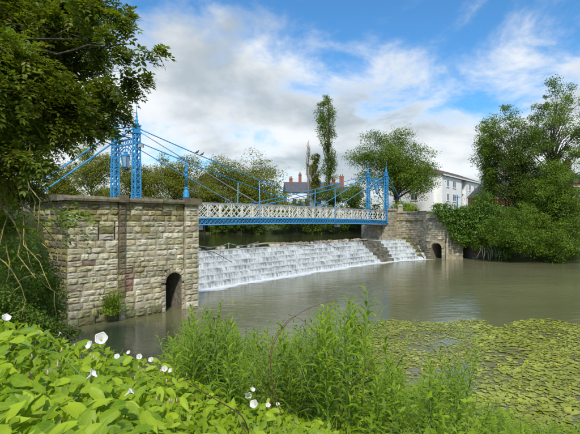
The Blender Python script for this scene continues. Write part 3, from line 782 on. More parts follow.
def lantern(s, label):
    nc = (NN + NF) / 2; c = sn(s, nc, T_TOP - 2.35)
    L = thing('hanging_lantern', label, 'lantern', c, 'lanterns hanging in the tower arches')
    mb = MB(); mb.lathe((c.x, c.y, c.z), [(.36, .34), (.38, .38), (.26, .50), (.12, .58), (.15, .66), (.05, .74), (.03, .95)], 6); mb.build('roof', M['blue'], L)
    mb = MB(); mb.lathe((c.x, c.y, c.z), [(.17, -.44), (.335, .33)], 6); mb.build('pane', M['lamp_glass'], L)
    mb = MB()
    for k in range(6):
        an = 2 * math.pi * k / 6; d = Vector((math.cos(an), math.sin(an), 0)); mb.bar(c + d * .18 + Vector((0, 0, -.45)), c + d * .35 + Vector((0, 0, .35)), .04, .04)
    mb.lathe((c.x, c.y, c.z), [(.04, -.62), (.1, -.54), (.2, -.45), (.19, -.40)], 6)
    mb.build('frame', M['blue'], L); mb = MB(); mb.tube([c + Vector((0, 0, .9)), c + Vector((0, 0, 1.22))], .025, 5); mb.build('hook', M['blue'], L)
lantern(0.0, 'blue six-sided lantern hanging in the arch of the nearer tower')
lantern(SPAN, 'small blue lantern hanging in the arch of the farther tower')

def finial_post(c, label, h=2.05, cross=False):
    t_ = thing('iron_finial', label, 'finial post', c, 'blue finial posts on the abutments')
    k = h / 2.05
    mb = MB(); mb.lathe(c, [(.19, 0), (.19, .1 * k), (.15, .16 * k), (.17, .3 * k), (.12, .42 * k), (.08, .5 * k), (.12, .56 * k), (.07, .63 * k)], 10); mb.build('base', M['blue'], t_, True)
    mb = MB(); mb.lathe(c, [(.068, .63 * k), (.058, 1.2 * k), (.09, 1.24 * k), (.09, 1.3 * k), (.055, 1.36 * k)], 10); mb.build('shaft', M['blue'], t_, True)
    mb = MB()
    if cross: mb.lathe(c, [(.06, 1.36 * k), (.06, 1.9 * k), (.1, 1.95 * k), (.02, 2.05 * k)], 8); mb.bar(Vector(c) + Vector((-.4, 0, 1.72 * k)), Vector(c) + Vector((.4, 0, 1.72 * k)), .09, .09)
    else: mb.lathe(c, [(.06, 1.36 * k), (.11, 1.5 * k), (.10, 1.58 * k), (.05, 1.7 * k), (.07, 1.75 * k), (.008, 2.05 * k)], 8)
    mb.build('spike', M['blue'], t_, True)
finial_post(fp(t_of(185.6), TOP + .04, .05), 'blue iron finial post standing at the end of the nearer abutment')

# ------------------------------------------------------------------ right abutment
rab = thing('river_wall', 'curved sandstone river wall with two culvert arches beyond the weir', 'wall', at(430, 258, 60))
WP = [(391, 65.8), (400, 65.7), (408, 65.1), (415, 63.7), (421, 62.1), (427, 60.6), (436, 59.6), (446, 59.2), (460, 59.2), (484, 60.0)]
pts = [Vector(((p - PX0) / F_PX * d, d, 0)) for p, d in WP]
def resample(pts, step):
    out = [pts[0]]; L = 0
    for a, c in zip(pts[:-1], pts[1:]):
        n = max(1, int((c - a).length / step))
        for i in range(1, n + 1): out.append(a.lerp(c, i / n))
    return out
wl_ = resample(pts, .35); cum = [0.0]
for a, c in zip(wl_[:-1], wl_[1:]): cum.append(cum[-1] + (c - a).length)
WL = cum[-1]
def wpos(t, z, out=0.0):
    t = max(0, min(WL - 1e-4, t)); i = max(k for k in range(len(cum)) if cum[k] <= t); i = min(i, len(wl_) - 2)
    a, c = wl_[i], wl_[i + 1]; f = (t - cum[i]) / (cum[i + 1] - cum[i]); d = (c - a).normalized(); nrm = Vector((d.y, -d.x, 0))
    return a.lerp(c, f) + nrm * out + Vector((0, 0, z))
def wt(px):
    return min(np.arange(0, WL, .05), key=lambda t: abs((wpos(t, 0).x / wpos(t, 0).y) * F_PX + PX0 - px))
WTOP = 6.32
archs = [(wt(435.8), 0.72, 1.35), (wt(467.5), 0.68, 1.3)]
def whalf(z, a, grow=0):
    c, r, sp = a; r += grow
    if z < sp: return r
    return math.sqrt(max(0, r * r - (z - sp) ** 2)) if z - sp < r else 0
mbS, mbC = MB(), MB()
rs2 = random.Random(8); z = -.3
while z < WTOP - .2:
    h = rs2.uniform(.20, .30); h = min(h, WTOP - .18 - z)
    if h < .05: break
    t = 0.0; zc = z + h / 2
    while t < WL:
        w = rs2.uniform(.35, .85)
        blocked = None
        for a in archs:
            hf = whalf(zc, a, .0)
            if hf > 0:
                l, r = a[0] - hf, a[0] + hf
                if l <= t + .02 < r: blocked = r
                elif t < l < t + w: w = l - t
        if blocked: t = blocked; continue
        if w > .08:
            o = rs2.uniform(.0, .07); e = .012
            P0, P1 = wpos(t + e, 0), wpos(t + w - e, 0)
            mbS.hexa([wpos(t + e, z + e, -.3), wpos(t + e, z + e, o), wpos(t + w - e, z + e, o + rs2.uniform(-.02, .02)), wpos(t + w - e, z + e, -.3)], [wpos(t + e, z + h - e, -.3), wpos(t + e, z + h - e, o + rs2.uniform(-.02, .02)), wpos(t + w - e, z + h - e, o), wpos(t + w - e, z + h - e, -.3)])
        t += w
    z += h
o = mbS.build('stonework', M['stone_far'], rab); o['kind'] = 'stuff'
mb = MB(); tt = np.arange(0, WL, .18)
for t0 in tt:
    t1 = min(t0 + .18, WL); tm = (t0 + t1) / 2; zb = -1.0
    for a in archs:
        if abs(tm - a[0]) < a[1]: zb = a[2] + math.sqrt(a[1] ** 2 - (tm - a[0]) ** 2)
    mb.add([wpos(t0, zb, -.05), wpos(t1, zb, -.05), wpos(t1, WTOP - .2, -.05), wpos(t0, WTOP - .2, -.05)], [(0, 1, 2, 3)])
for a in archs:
    K = 10
    arc = [(a[0] - a[1], -1)] + [(a[0] - a[1] * math.cos(math.pi * k / K), a[2] + a[1] * math.sin(math.pi * k / K)) for k in range(K + 1)] + [(a[0] + a[1], -1)]
    for p, r in zip(arc[:-1], arc[1:]): mb.add([wpos(p[0], p[1], -.02), wpos(p[0], p[1], -3), wpos(r[0], r[1], -3), wpos(r[0], r[1], -.02)], [(0, 1, 2, 3)])
    mb.add([wpos(a[0] - a[1] - .2, -1, -3), wpos(a[0] + a[1] + .2, -1, -3), wpos(a[0] + a[1] + .2, a[2] + a[1] + .3, -3), wpos(a[0] - a[1] - .2, a[2] + a[1] + .3, -3)], [(0, 1, 2, 3)])
mb.build('core', M['mortar'], rab)
for a in archs:
    for k in range(9):
        an0, an1 = math.pi * (k + .04) / 9, math.pi * (k + .96) / 9; mb = MB(); r0, r1 = a[1] - .01, a[1] + .26
        q_ = lambda r, an, o: wpos(a[0] - r * math.cos(an), a[2] + r * math.sin(an), o)
        mb.hexa([q_(r0, an0, -.3), q_(r0, an0, .09), q_(r1, an0, .09), q_(r1, an0, -.3)], [q_(r0, an1, -.3), q_(r0, an1, .09), q_(r1, an1, .09), q_(r1, an1, -.3)])
        mb.build('voussoir', M['stone_far'], rab)
t = 0.0
while t < WL - .3:
    w = min(1.2, WL - t); mb = MB()
    mb.hexa([wpos(t + .015, WTOP - .17, -.5), wpos(t + .015, WTOP - .17, .14), wpos(t + w - .015, WTOP - .17, .14), wpos(t + w - .015, WTOP - .17, -.5)], [wpos(t + .015, WTOP, -.5), wpos(t + .015, WTOP, .14), wpos(t + w - .015, WTOP, .14), wpos(t + w - .015, WTOP, -.5)])
    mb.build('coping_stone', M['moss'] if rs2.random() < .4 else M['stone_far'], rab); t += w
for tb, zb in ((wt(446.5), 4.2),):
    mb = MB(); mb.hexa([wpos(tb - .12, -.4, -.1), wpos(tb - .12, -.4, .22), wpos(tb + .12, -.4, .22), wpos(tb + .12, -.4, -.1)], [wpos(tb - .12, zb, -.1), wpos(tb - .12, zb, .22), wpos(tb + .12, zb, .22), wpos(tb + .12, zb, -.1)]); mb.build('buttress', M['stone_far'], rab)
mb = MB(); t0, t1 = 0.05, wt(424); N_ = 16                     # string course
for i in range(N_):
    a, c = t0 + (t1 - t0) * i / N_, t0 + (t1 - t0) * (i + 1) / N_
    mb.hexa([wpos(a, 4.95, -.1), wpos(a, 4.95, .13), wpos(c, 4.95, .13), wpos(c, 4.95, -.1)], [wpos(a, 5.1, -.1), wpos(a, 5.1, .13), wpos(c, 5.1, .13), wpos(c, 5.1, -.1)])
mb.build('string_course', M['moss'], rab)
# pier below the far tower
pier = thing('bridge_pier', 'square sandstone pier with flat cap holding the far end of the footbridge', 'pier', sn(SPAN + .8, NN - .5, 2))
mbS = MB(); z = 1.0; rs3 = random.Random(4)
s0, s1, n0_, n1_ = SPAN + .05, SPAN + 1.75, NN - .75, NN + .75
while z < 6.42:
    h = min(rs3.uniform(.24, .32), 6.43 - z)
    if h < .06: break
    k_ = rs3.uniform(.35, .65)
    for a, c in ((0, k_), (k_, 1)):
        o = rs3.uniform(0, .05); mbS.snbox(s0 + (s1 - s0) * a + .01, s0 + (s1 - s0) * c - .01, n0_ - o, n0_ + .5, z + .01, z + h - .01)
        mbS.snbox(s0 - o, s0 + .3, n0_ + .52 + .5 * a, n0_ + .5 + .98 * c, z + .012, z + h - .012)
    z += h
o = mbS.build('stonework', M['stone_far'], pier); o['kind'] = 'stuff'
mb = MB(); mb.snbox(s0 + .06, s1 - .06, n0_ + .07, n1_ - .07, 0, 6.42); mb.build('core', M['mortar'], pier)
mb = MB(); mb.snbox(s0 - .15, s1 + .15, n0_ - .15, n1_ + .15, 6.44, 6.62); mb.snbox(s0 - .02, s1 + .02, n0_ - .02, n1_ + .02, 6.62, 6.72); mb.build('cap', M['stone_far'], pier)
mb = MB(); mb.snbox(SPAN + .1, SPAN + 9, NN + .78, NF + 1.2, 0, 4.40); tag(mb.build('stone_footing', M['stone_far']), 'shadowed stone bank seat below the far end of the deck', 'abutment')
mb = MB(); c_ = at(400, 222, 70); c_.z = 5.1; mb.box((c_.x - .35, c_.y - .35, 4.9), (c_.x + .35, c_.y + .35, 7.2)); mb.box((c_.x - .45, c_.y - .45, 7.2), (c_.x + .45, c_.y + .45, 7.42)); mb.box((c_.x - .3, c_.y - .3, 7.42), (c_.x + .3, c_.y + .3, 7.5))
tag(mb.build('gate_pillar', M['stone_far']), 'short stone gate pillar behind the river wall near the far tower', 'pillar')
p_ = wpos(wt(458), WTOP, -.25); finial_post(p_, 'blue iron post with crossbar rising from the ivy on the river wall', 2.1, True)

# ------------------------------------------------------------------ small things on the weir
rk = random.Random(21); nrk = np.random.default_rng(21)
def rock_mesh(seed):
    r_ = random.Random(seed); bm = bmesh.new(); bmesh.ops.create_icosphere(bm, subdivisions=1, radius=.5)
    for v in bm.verts: v.co *= r_.uniform(.7, 1.15); v.co.z *= .6
    me = bpy.data.meshes.new('crest_rock'); bm.to_mesh(me); bm.free(); me.materials.append(M['rock']); return me
RM = [rock_mesh(i) for i in range(6)]
for i in range(64):
    s = rk.uniform(15.5, 37.5) if i < 54 else rk.uniform(6, 15.5)
    o = bpy.data.objects.new('crest_rock', RM[i % 6]); COL.objects.link(o)
    o.location = sn(s, n_crest(s) + rk.uniform(.55, 1.5), CREST_Z + .12); k = rk.uniform(.3, .85); o.scale = (k * 1.3, k, k * 1.25); o.rotation_euler = (0, 0, rk.uniform(0, 6))
    tag(o, ('large' if k > .65 else 'small') + ' loose rock on the weir crest ' + ('by the wire barrier' if s < 17 else 'under the deck before mid span' if s < 23 else 'under the deck past mid span' if s < 31 else 'above the dry steps'), 'rock', 'rocks along the weir crest')
def log(pts, rad, label, mat='driftwood'):
    mb = MB(); mb.tube(pts, [r_ * .62 for r_ in rad], 7); return tag(mb.build('driftwood_log', M[mat], None, True), label, 'log')
log([sn(12.8, 29.9, 2.62), sn(14.5, 29.7, 2.7), sn(17, 29.3, 2.62), sn(19.2, 29.0, 2.45), sn(21, 28.6, 2.2)], [.10, .13, .12, .10, .05], 'long pale driftwood log lodged across the weir crest')
log([sn(31.5, 29.6, 2.42), sn(34, 29.5, 2.5), sn(36.8, 29.4, 2.46)], [.08, .1, .06], 'pale driftwood log lying on the crest above the dry steps')
log([sn(6.0, 29.2, 2.5), sn(6.8, 28.6, 2.25), sn(7.3, 27.8, 1.75), sn(7.6, 27.3, 1.45)], [.05, .06, .05, .03], 'dark branch draped over the upper weir steps beside the nearer abutment', 'bark')
log([sn(23.6, 29.3, 2.5), sn(24.1, 28.8, 2.3), sn(24.2, 28.0, 1.95), sn(24.0, 27.3, 1.6)], [.05, .06, .05, .03], 'dark branch hanging down the middle of the weir', 'bark')
log([sn(26, 30.3, 2.45), sn(28, 30.1, 2.6), sn(30, 30.4, 2.5)], [.06, .08, .05], 'grey branch caught among rocks on the weir crest', 'bark_grey')
wb = thing('wire_barrier', 'sagging wire barrier on short posts along the near weir crest', 'barrier', sn(8, 30, CREST_Z))
tops = []
for s in (5.9, 9.7, 13.6): mb = MB(); mb.tube([sn(s, 29.95, CREST_Z - .2), sn(s, 29.95, CREST_Z + .62)], .03, 6); mb.build('post', M['steel'], wb); tops.append(sn(s, 29.95, CREST_Z + .58))
for a, c in zip(tops[:-1], tops[1:]):
    mb = MB(); mb.tube([a.lerp(c, k / 8) - Vector((0, 0, .28 * 4 * k / 8 * (1 - k / 8))) for k in range(9)], .018, 5); mb.build('wire', M['steel'], wb)
# birds on the long stay
def bird(c, yaw, label):
    bm = MB(); d = Vector((math.cos(yaw), math.sin(yaw), 0))
    bm.tube([c + d * -.20 + Vector((0, 0, .04)), c + d * -.11 + Vector((0, 0, .09)), c + d * -.02 + Vector((0, 0, .13)), c + d * .08 + Vector((0, 0, .18)), c + d * .10 + Vector((0, 0, .25)), c + d * .13 + Vector((0, 0, .29)), c + d * .19 + Vector((0, 0, .28))], [.012, .04, .085, .07, .04, .042, .006], 8)
    tag(bm.build('pigeon', M['feather'], None, True), label, 'bird', 'birds perched on the stay cable')
stay_a, stay_b = sn(.25, NN, T_TOP - .08), sn(ST[1], NN, zdeck(ST[1]) + 1.45)
def on_stay(f): return stay_a.lerp(stay_b, f) + Vector((0, 0, -.22 * 4 * f * (1 - f) + .03))
bird(on_stay(.205), .3, 'dark pigeon perched higher on the stay cable nearer the tower')
bird(on_stay(.225), .1, 'dark pigeon perched lower of the two on the stay cable')

# person walking behind the river wall
def person(c, label):
    me = bpy.data.meshes.new('person'); 
    J = [(0, 0, .95), (0, 0, 1.15), (0, .01, 1.42), (0, .01, 1.52), (0, 0, 1.60), (0, -.01, 1.72),
         (.10, 0, .90), (.11, -.02, .50), (.11, .04, .08), (.11, -.10, .04),
         (-.10, 0, .90), (-.12, .05, .50), (-.12, .14, .10), (-.12, .02, .05),
         (.19, .01, 1.40), (.26, .03, 1.12), (.25, -.08, .90), (.25, -.12, .82), (-.19, .01, 1.40), (-.26, .02, 1.12), (-.25, -.10, .90), (-.25, -.14, .82)]
    E = [(0, 1), (1, 2), (2, 3), (3, 4), (4, 5), (0, 6), (6, 7), (7, 8), (8, 9), (0, 10), (10, 11), (11, 12), (12, 13), (2, 14), (14, 15), (15, 16), (16, 17), (2, 18), (18, 19), (19, 20), (20, 21)]
    rad = [.15, .145, .15, .06, .085, .095, .10, .07, .05, .045, .10, .07, .05, .045, .07, .05, .038, .03, .07, .05, .038, .03]
    me.from_pydata(J, E, []); o = bpy.data.objects.new('person', me); COL.objects.link(o); o.location = c; o.rotation_euler = (0, 0, .5)
    o.modifiers.new('Skin', 'SKIN'); 
    for sv, r_ in zip(me.skin_vertices[0].data, rad): sv.radius = (r_, r_ * .85)
    me.skin_vertices[0].data[0].use_root = True
    sb = o.modifiers.new('Subsurf', 'SUBSURF'); sb.levels = 1; sb.render_levels = 1
    me.materials.append(M['dark_cloth'])
    tag(o, label, 'person')
    mb = MB(); mb.lathe((0, 0, 0), [(.03, 1.565), (.08, 1.60), (.103, 1.66), (.106, 1.70), (.03, 1.715)], 12); h = mb.build('face', M['skin']); h.parent = o; h.location = (0, -.012, -.005)
    mb = MB(); mb.lathe((0, .012, 0), [(.108, 1.68), (.114, 1.74), (.09, 1.80), (.02, 1.83)], 12); h = mb.build('hair', M['bark']); h.parent = o
person(Vector((at(416, 209, 68.5).x, 68.5, 5.3)), 'person in dark clothing walking behind the river wall coping')

# ------------------------------------------------------------------ buildings
class House:
    """walls from a ground plan corner, local axes a (along front) and b (into depth)"""
    def __init__(s, name, label, cat, c, adir, zb):
        s.c = Vector((c[0], c[1], 0)); s.a = Vector((adir[0], adir[1], 0)).normalized(); s.b = Vector((-s.a.y, s.a.x, 0)); s.zb = zb
        s.t = thing(name, label, cat, (c[0], c[1], zb))
    def p(s, a, b_, z): return s.c + s.a * a + s.b * b_ + Vector((0, 0, z))
    def blk(s, mb, a0, a1, b0, b1, z0, z1): mb.hexa([s.p(a0, b0, z0), s.p(a1, b0, z0), s.p(a1, b1, z0), s.p(a0, b1, z0)], [s.p(a0, b0, z1), s.p(a1, b0, z1), s.p(a1, b1, z1), s.p(a0, b1, z1)])
    def wall(s, a0, a1, b0, b1, z0, z1, mat): mb = MB(); s.blk(mb, a0, a1, b0, b1, z0, z1); return mb.build('wall', mat, s.t)
    def roof(s, a0, a1, b0, b1, z0, z1, mat, hip0=0, hip1=0, along=True, ov=.35):
        mb = MB(); bm_ = (b0 + b1) / 2
        if along:
            e = [s.p(a0 - ov, b0 - ov, z0), s.p(a1 + ov, b0 - ov, z0), s.p(a1 + ov, b1 + ov, z0), s.p(a0 - ov, b1 + ov, z0)]
            r = [s.p(a0 - ov + hip0, bm_, z1), s.p(a1 + ov - hip1, bm_, z1)]
            mb.add(e + r, [(0, 1, 5, 4), (2, 3, 4, 5), (1, 2, 5), (3, 0, 4), (3, 2, 1, 0)])
        else:
            am = (a0 + a1) / 2
            e = [s.p(a0 - ov, b0 - ov, z0), s.p(a1 + ov, b0 - ov, z0), s.p(a1 + ov, b1 + ov, z0), s.p(a0 - ov, b1 + ov, z0)]
            r = [s.p(am, b0 - ov + hip0, z1), s.p(am, b1 + ov - hip1, z1)]
            mb.add(e + r, [(0, 4, 5, 3), (1, 2, 5, 4), (0, 1, 4), (2, 3, 5), (3, 2, 1, 0)])
        return mb.build('roof', mat, s.t)
    def window(s, a, z, w, h, b0=0.0, side=False, mull=1, pane=None):
        f = MB(); g = MB(); e = .09
        def blk(mb, x0, x1, d0, d1, z0, z1):
            if side: mb.hexa([s.p(d0 + b0, x0, z0), s.p(d0 + b0, x1, z0), s.p(d1 + b0, x1, z0), s.p(d1 + b0, x0, z0)], [s.p(d0 + b0, x0, z1), s.p(d0 + b0, x1, z1), s.p(d1 + b0, x1, z1), s.p(d1 + b0, x0, z1)])
            else: s.blk(mb, x0, x1, d0 + b0, d1 + b0, z0, z1)
        blk(g, a + e, a + w - e, -.02, .05, z + e, z + h - e)
        blk(f, a, a + w, -.06, -.003, z, z + e); blk(f, a, a + w, -.06, -.003, z + h - e, z + h)
        blk(f, a, a + e, -.055, -.003, z + e, z + h - e); blk(f, a + w - e, a + w, -.055, -.003, z + e, z + h - e)
        for i in range(mull): x = a + w * (i + 1) / (mull + 1); blk(f, x - .035, x + .035, -.05, -.003, z + e, z + h - e)
        fo = f.build('window', M['frame'], s.t); go = g.build('pane', pane or M['glass']); go.parent = fo
        si = MB(); blk(si, a - .1, a + w + .1, -.14, -.003, z - .1, z - .004); so = si.build('sill', M['frame']); so.parent = fo
    def chimney(s, a, b_, z0, z1, w=.9, mat=None, pots=2):
        mb = MB(); s.blk(mb, a, a + w, b_, b_ + .7, z0, z1); s.blk(mb, a - .08, a + w + .08, b_ - .08, b_ + .78, z1, z1 + .2); o = mb.build('chimney', mat or M['brick'], s.t)
        for k in range(pots):
            mb = MB(); c = s.p(a + w * (k + .5) / pots, b_ + .35, z1 + .2); mb.lathe(c, [(.16, 0), (.13, .55), (.16, .6)], 8); q_ = mb.build('chimney_pot', M['brick']); q_.parent = o
H = House('apartment_block', 'white rendered apartment block with brown hipped roof beyond the ivy', 'building', (32.1, 95), (.61, .79), 5.2)
EV = 14.9
H.wall(0, 13.2, 0, 12, 5, EV, M['render']); H.wall(13.2, 16.6, 1.4, 12, 5, EV, M['grey_render']); H.wall(16.6, 36, 0, 12, 5, EV, M['render']); H.wall(-3.5, 0, 1.6, 12, 5, EV, M['render'])
H.roof(0, 36, 0, 12, EV, EV + 2.7, M['brown_tile'], 6.2, 6.2); H.roof(-3.5, 3, 1.6, 12, EV - .02, EV + 2.2, M['brown_tile'], 4.5, 0)
mb = MB(); H.blk(mb, -.4, 36.4, -.5, -.36, EV - .25, EV + .02); mb.build('gutter', M['frame'], H.t)
for st in range(3):
    z_ = 6.3 + st * 3.0 - (.2 if st == 0 else 0)
    for a in (2.6, 6.6, 18.6, 22.8, 27.5, 31.5): H.window(a, z_ + .1, 1.7 if a != 6.6 else 2.3, 1.6, 0, False, 1)
    H.window(14.0, z_ + .1, 1.2, 1.5, 1.4)
    for b_ in (4, 8): H.window(b_, z_ + .1, 1.5, 1.5, -3.5, True)
    mb = MB(); H.blk(mb, 13.25, 16.55, .55, 1.395, z_ - .8, z_ - .62); H.blk(mb, 13.25, 16.55, .55, .6, z_ - .62, z_ + .2); mb.build('balcony', M['render'], H.t)
for a in (13.0, 17.0):
    mb = MB(); mb.tube([H.p(a, -.1, 5.2), H.p(a, -.1, EV - .2)], .07, 6); mb.build('downpipe', M['greybox'], H.t)
# brick house hidden among the right-hand trees
for (px, d, w, ztop, lab, rot) in ((492, 86, 6.4, 13.2, 'red brick house with white windows behind the ivy-clad tree', .12), (537, 80, 8.5, 15.0, 'red brick gabled house with arched white window seen through the branches', -.1)):
    c = at(px, 222, d); G = House('brick_house', lab, 'house', (c.x, c.y), (math.cos(rot), math.sin(rot)), 5.2)
    G.wall(0, w, 0, 9, 5, ztop - 3.4, M['brick'])
    mb = MB(); z0 = ztop - 3.4; mb.add([G.p(0, 0, z0), G.p(w, 0, z0), G.p(w / 2, 0, ztop - .1), G.p(0, 9, z0), G.p(w, 9, z0), G.p(w / 2, 9, ztop - .1)], [(0, 1, 2), (3, 5, 4)]); mb.build('gable', M['brick'], G.t)
    G.roof(0, w, .12, 8.9, z0 + .004, ztop, M['slate'], 0, 0, False, .3)
    for zz in (6.3, 9.4):
        for a in (1.2, w / 2 - .6, w - 2.4): G.window(a, zz, 1.2, 1.7)
    G.window(w / 2 - .6, z0 + .3, 1.2, 1.5); G.chimney(w - 1.6, 4, ztop - 2.6, ztop + .7)
# white house between the trees in the middle
c = at(287, 222, 128); G = House('white_house', 'white house with grey slate roof and brick chimney behind the lattice railing', 'house', (c.x, c.y), (1, .12), 5.4)
G.wall(0, 16, 0, 9, 5, 13.3, M['render']); G.roof(0, 16, 0, 9, 13.3, 16.6, M['slate'], 0, 0)
mb = MB(); mb.add([G.p(0, 0, 13.3), G.p(0, 9, 13.3), G.p(0, 4.5, 16.3), G.p(16, 0, 13.3), G.p(16, 9, 13.3), G.p(16, 4.5, 16.3)], [(0, 2, 1), (3, 4, 5)]); mb.build('gable', M['render'], G.t)
G.chimney(1.2, 4, 15, 17.4); G.chimney(4.0, 4.2, 15.2, 18.6, .8); G.chimney(14, 4, 15, 17.3)
for zz in (6.6, 9.8):
    for a in (1.5, 5, 8.6, 12.4): G.window(a, zz, 1.3, 1.7)
c = at(333, 222, 132); G = House('terrace_house', 'pale house with tall brick chimney left of the large maple', 'house', (c.x, c.y), (1, .05), 5.4)
G.wall(0, 9, 0, 8, 5, 12.2, M['render']); G.roof(0, 9, 0, 8, 12.2, 15.4, M['slate']); G.chimney(2.6, 3.6, 14, 18.4, 1.2)
for a in (1.2, 5.6): G.window(a, 8.8, 1.3, 1.7)
c = at(197, 222, 112); G = House('gabled_house', 'brown roofed gabled house peeping over the trees behind the finial', 'house', (c.x, c.y), (.9, .43), 5.4)
G.wall(0, 7, 0, 8, 5, 14.2, M['grey_render'])
mb = MB(); mb.add([G.p(0, 0, 14.2), G.p(7, 0, 14.2), G.p(3.5, 0, 17.4)], [(0, 1, 2)]); mb.build('gable', M['grey_render'], G.t); G.roof(0, 7, .1, 8, 14.21, 17.5, M['brown_tile'], 0, 0, False)
G.window(2.9, 14.3, 1.2, 1.3); G.window(1, 10.5, 1.2, 1.5); G.window(4.6, 10.5, 1.2, 1.5)

# ------------------------------------------------------------------ trees
def lobe_leaves(rng, lobes, n, spread=.34, per=9, shell=.62):
    """leaf positions gathered in twig clusters on and inside rounded boughs"""
    C = np.array([l[0] for l in lobes], float); Rr = np.array([l[1] for l in lobes], float)
    wgt = (Rr[:, 0] * Rr[:, 2]); wgt = wgt / wgt.sum()
    m = max(1, n // per); li = rng.choice(len(lobes), m, p=wgt)
    D = unit(rng.normal(size=(m, 3))); D[:, 2] = np.abs(D[:, 2]) * np.where(rng.random(m) < .72, 1, -1); 
    rad = shell + (1.06 - shell) * rng.random(m) ** .7
    cl = C[li] + D * Rr[li] * rad[:, None]
    P = np.repeat(cl, per, 0) + rng.normal(size=(m * per, 3)) * (Rr[li].mean(1) * spread).repeat(per)[:, None] * np.array([1, 1, .7])
    N = np.repeat(D, per, 0) * .8 + rng.normal(size=(m * per, 3)) * .55 + np.array([0, 0, .55])
    return P, N
def auto_lobes(rng, c, r, n, size, zmin=-.75, inner=True):
    """boughs spread through an ellipsoid crown, unevenly"""
    out = []; k = 0
    while len(out) < n and k < n * 40:
        k += 1
        d = unit(rng.normal(size=3)); 
        if d[2] < zmin: continue
        f = rng.uniform(.3, .8) if rng.random() < .38 else rng.uniform(.66, 1.0)
        p = np.array(c) + d * np.array(r) * f; sz = size * rng.uniform(.55, 1.5)
        if any(np.linalg.norm((p - q_[0]) / (np.array(r) / max(r))) < .38 * size for q_ in out): continue
        out.append((p, np.array([sz, sz, sz * .72])))
    for _ in range(max(3, n // 7) if inner else 0):
        d = unit(rng.normal(size=3)); out.append((np.array(c) + d * np.array(r) * rng.uniform(.1, .5), np.array(r) * np.array([.34, .34, .34])))
    return out
def tree(name, label, base, trunk_top, r0, lobes, n, ls, mat, bark='bark', seed=0, group=None, per=9, spread=.26, limbs=12, aspect=.62, shell=.62, cat='tree', lean=(0, 0)):
    rng = np.random.default_rng(seed); base = Vector(base); t = thing(name, label, cat, base, group)
    top = base + Vector((lean[0], lean[1], trunk_top)); mb = MB()
    K = 7; ax = [base + (top - base) * (k / K) + Vector((rng.normal() * r0 * .35, rng.normal() * r0 * .35, 0)) * (k > 0) - (Vector((0, 0, .4)) if k == 0 else Vector()) for k in range(K + 1)]
    mb.tube(ax, [r0 * 1.25] + [r0 * (1 - .8 * k / K) for k in range(1, K + 1)], 8)
    mb.build('trunk', M[bark], t, True)
    order = sorted(range(len(lobes)), key=lambda i: -lobes[i][1][0])[:limbs]
    for i in order:
        e = Vector(lobes[i][0]); f = min(.95, max(.3, (e.z - base.z) / max(trunk_top, .1) * .62)); k = f * K; a = ax[int(k)].lerp(ax[min(K, int(k) + 1)], k - int(k))
        mid = a.lerp(e, .5) + Vector((rng.normal() * .12, rng.normal() * .12, .12)) * (e - a).length
        m2 = MB(); rl = r0 * (1 - .8 * f) * .62; m2.tube([a, a.lerp(mid, .6), mid, mid.lerp(e, .6), e], [rl, rl * .8, rl * .6, rl * .4, rl * .15], 6)
        m2.build('limb', M[bark], t, True)
    n = int(n * 2.1); ls *= .76
    P, N = lobe_leaves(rng, lobes, n, spread, per, shell)
    T = rng.normal(size=P.shape) + np.array([0, 0, -.35]); L = ls * rng.uniform(.7, 1.3, len(P))
    V, Fq = quads(P, N, T, L, L * aspect)
    me = np_mesh('crown', V - np.array(base), Fq, 4, M[mat]); o = bpy.data.objects.new('crown', me); COL.objects.link(o); o.parent = t
    return t
def ell(px, py, d, rx, rz, dd=None):
    k = d / F_PX; return at(px, py, d), (rx * k, (dd if dd else rx) * k, rz * k)
def crown_tree(name, label, px, py, d, rx, rz, n, ls, mat, nl, lsz, zb=5.2, seed=0, trunk=None, bark='bark', **k):
    c, r = ell(px, py, d, rx, rz); rng = np.random.default_rng(seed + 100)
    lobes = auto_lobes(rng, c, r, nl, lsz * d / F_PX, k.pop('zmin', -.75), k.pop('inner', True))
    tp = trunk if trunk else px; b_ = at(tp, HZN, d); b_.z = zb
    return tree(name, label, b_, c.z + r[2] * .35 - zb, k.pop('r0', .3), lobes, n, ls, mat, bark, seed, **k)

crown_tree('maple_tree', 'large round green maple standing behind the farther blue tower', 396, 169, 84, 43, 38, 21000, .34, 'leaf_mid', 80, 8.5, seed=1, trunk=396, r0=.45, limbs=22, per=10, spread=.28, lean=(.3, 0))
crown_tree('round_tree', 'broad olive-green round tree rising behind the middle of the bridge', 245, 191, 106, 46, 36, 22000, .42, 'leaf_olive', 120, 8.5, seed=2, r0=.4, limbs=14, zmin=-.9)
crown_tree('pale_tree', 'small pale tree tucked between the finial and the round tree', 207, 197, 98, 17, 15, 5000, .36, 'leaf_olive', 26, 6, seed=3, r0=.25)
crown_tree('silver_tree', 'pale silvery tree seen under the stays left of the nearer tower', 92, 172, 62, 20, 27, 8000, .24, 'leaf_pale', 44, 6, seed=4, r0=.25, zmin=-.9)
crown_tree('olive_tree', 'yellowish tree standing directly behind the nearer blue tower', 138, 187, 72, 28, 25, 10000, .28, 'leaf_olive', 46, 7, seed=5, r0=.3, zmin=-.9)
crown_tree('olive_tree', 'taller olive-green tree between the nearer tower and the finial', 174, 182, 80, 26, 28, 11000, .30, 'leaf_olive', 50, 7, seed=6, r0=.3, zmin=-.9)
crown_tree('shade_tree', 'dark tree low on the far bank behind the nearer abutment', 60, 186, 70, 24, 24, 7000, .30, 'leaf_olive', 40, 7, seed=7, r0=.3, zmin=-.9)
crown_tree('garden_tree', 'dark garden tree below the brick chimney left of the maple', 352, 198, 100, 15, 19, 3600, .36, 'leaf_mid', 18, 6, seed=8, r0=.25, zmin=-.9)
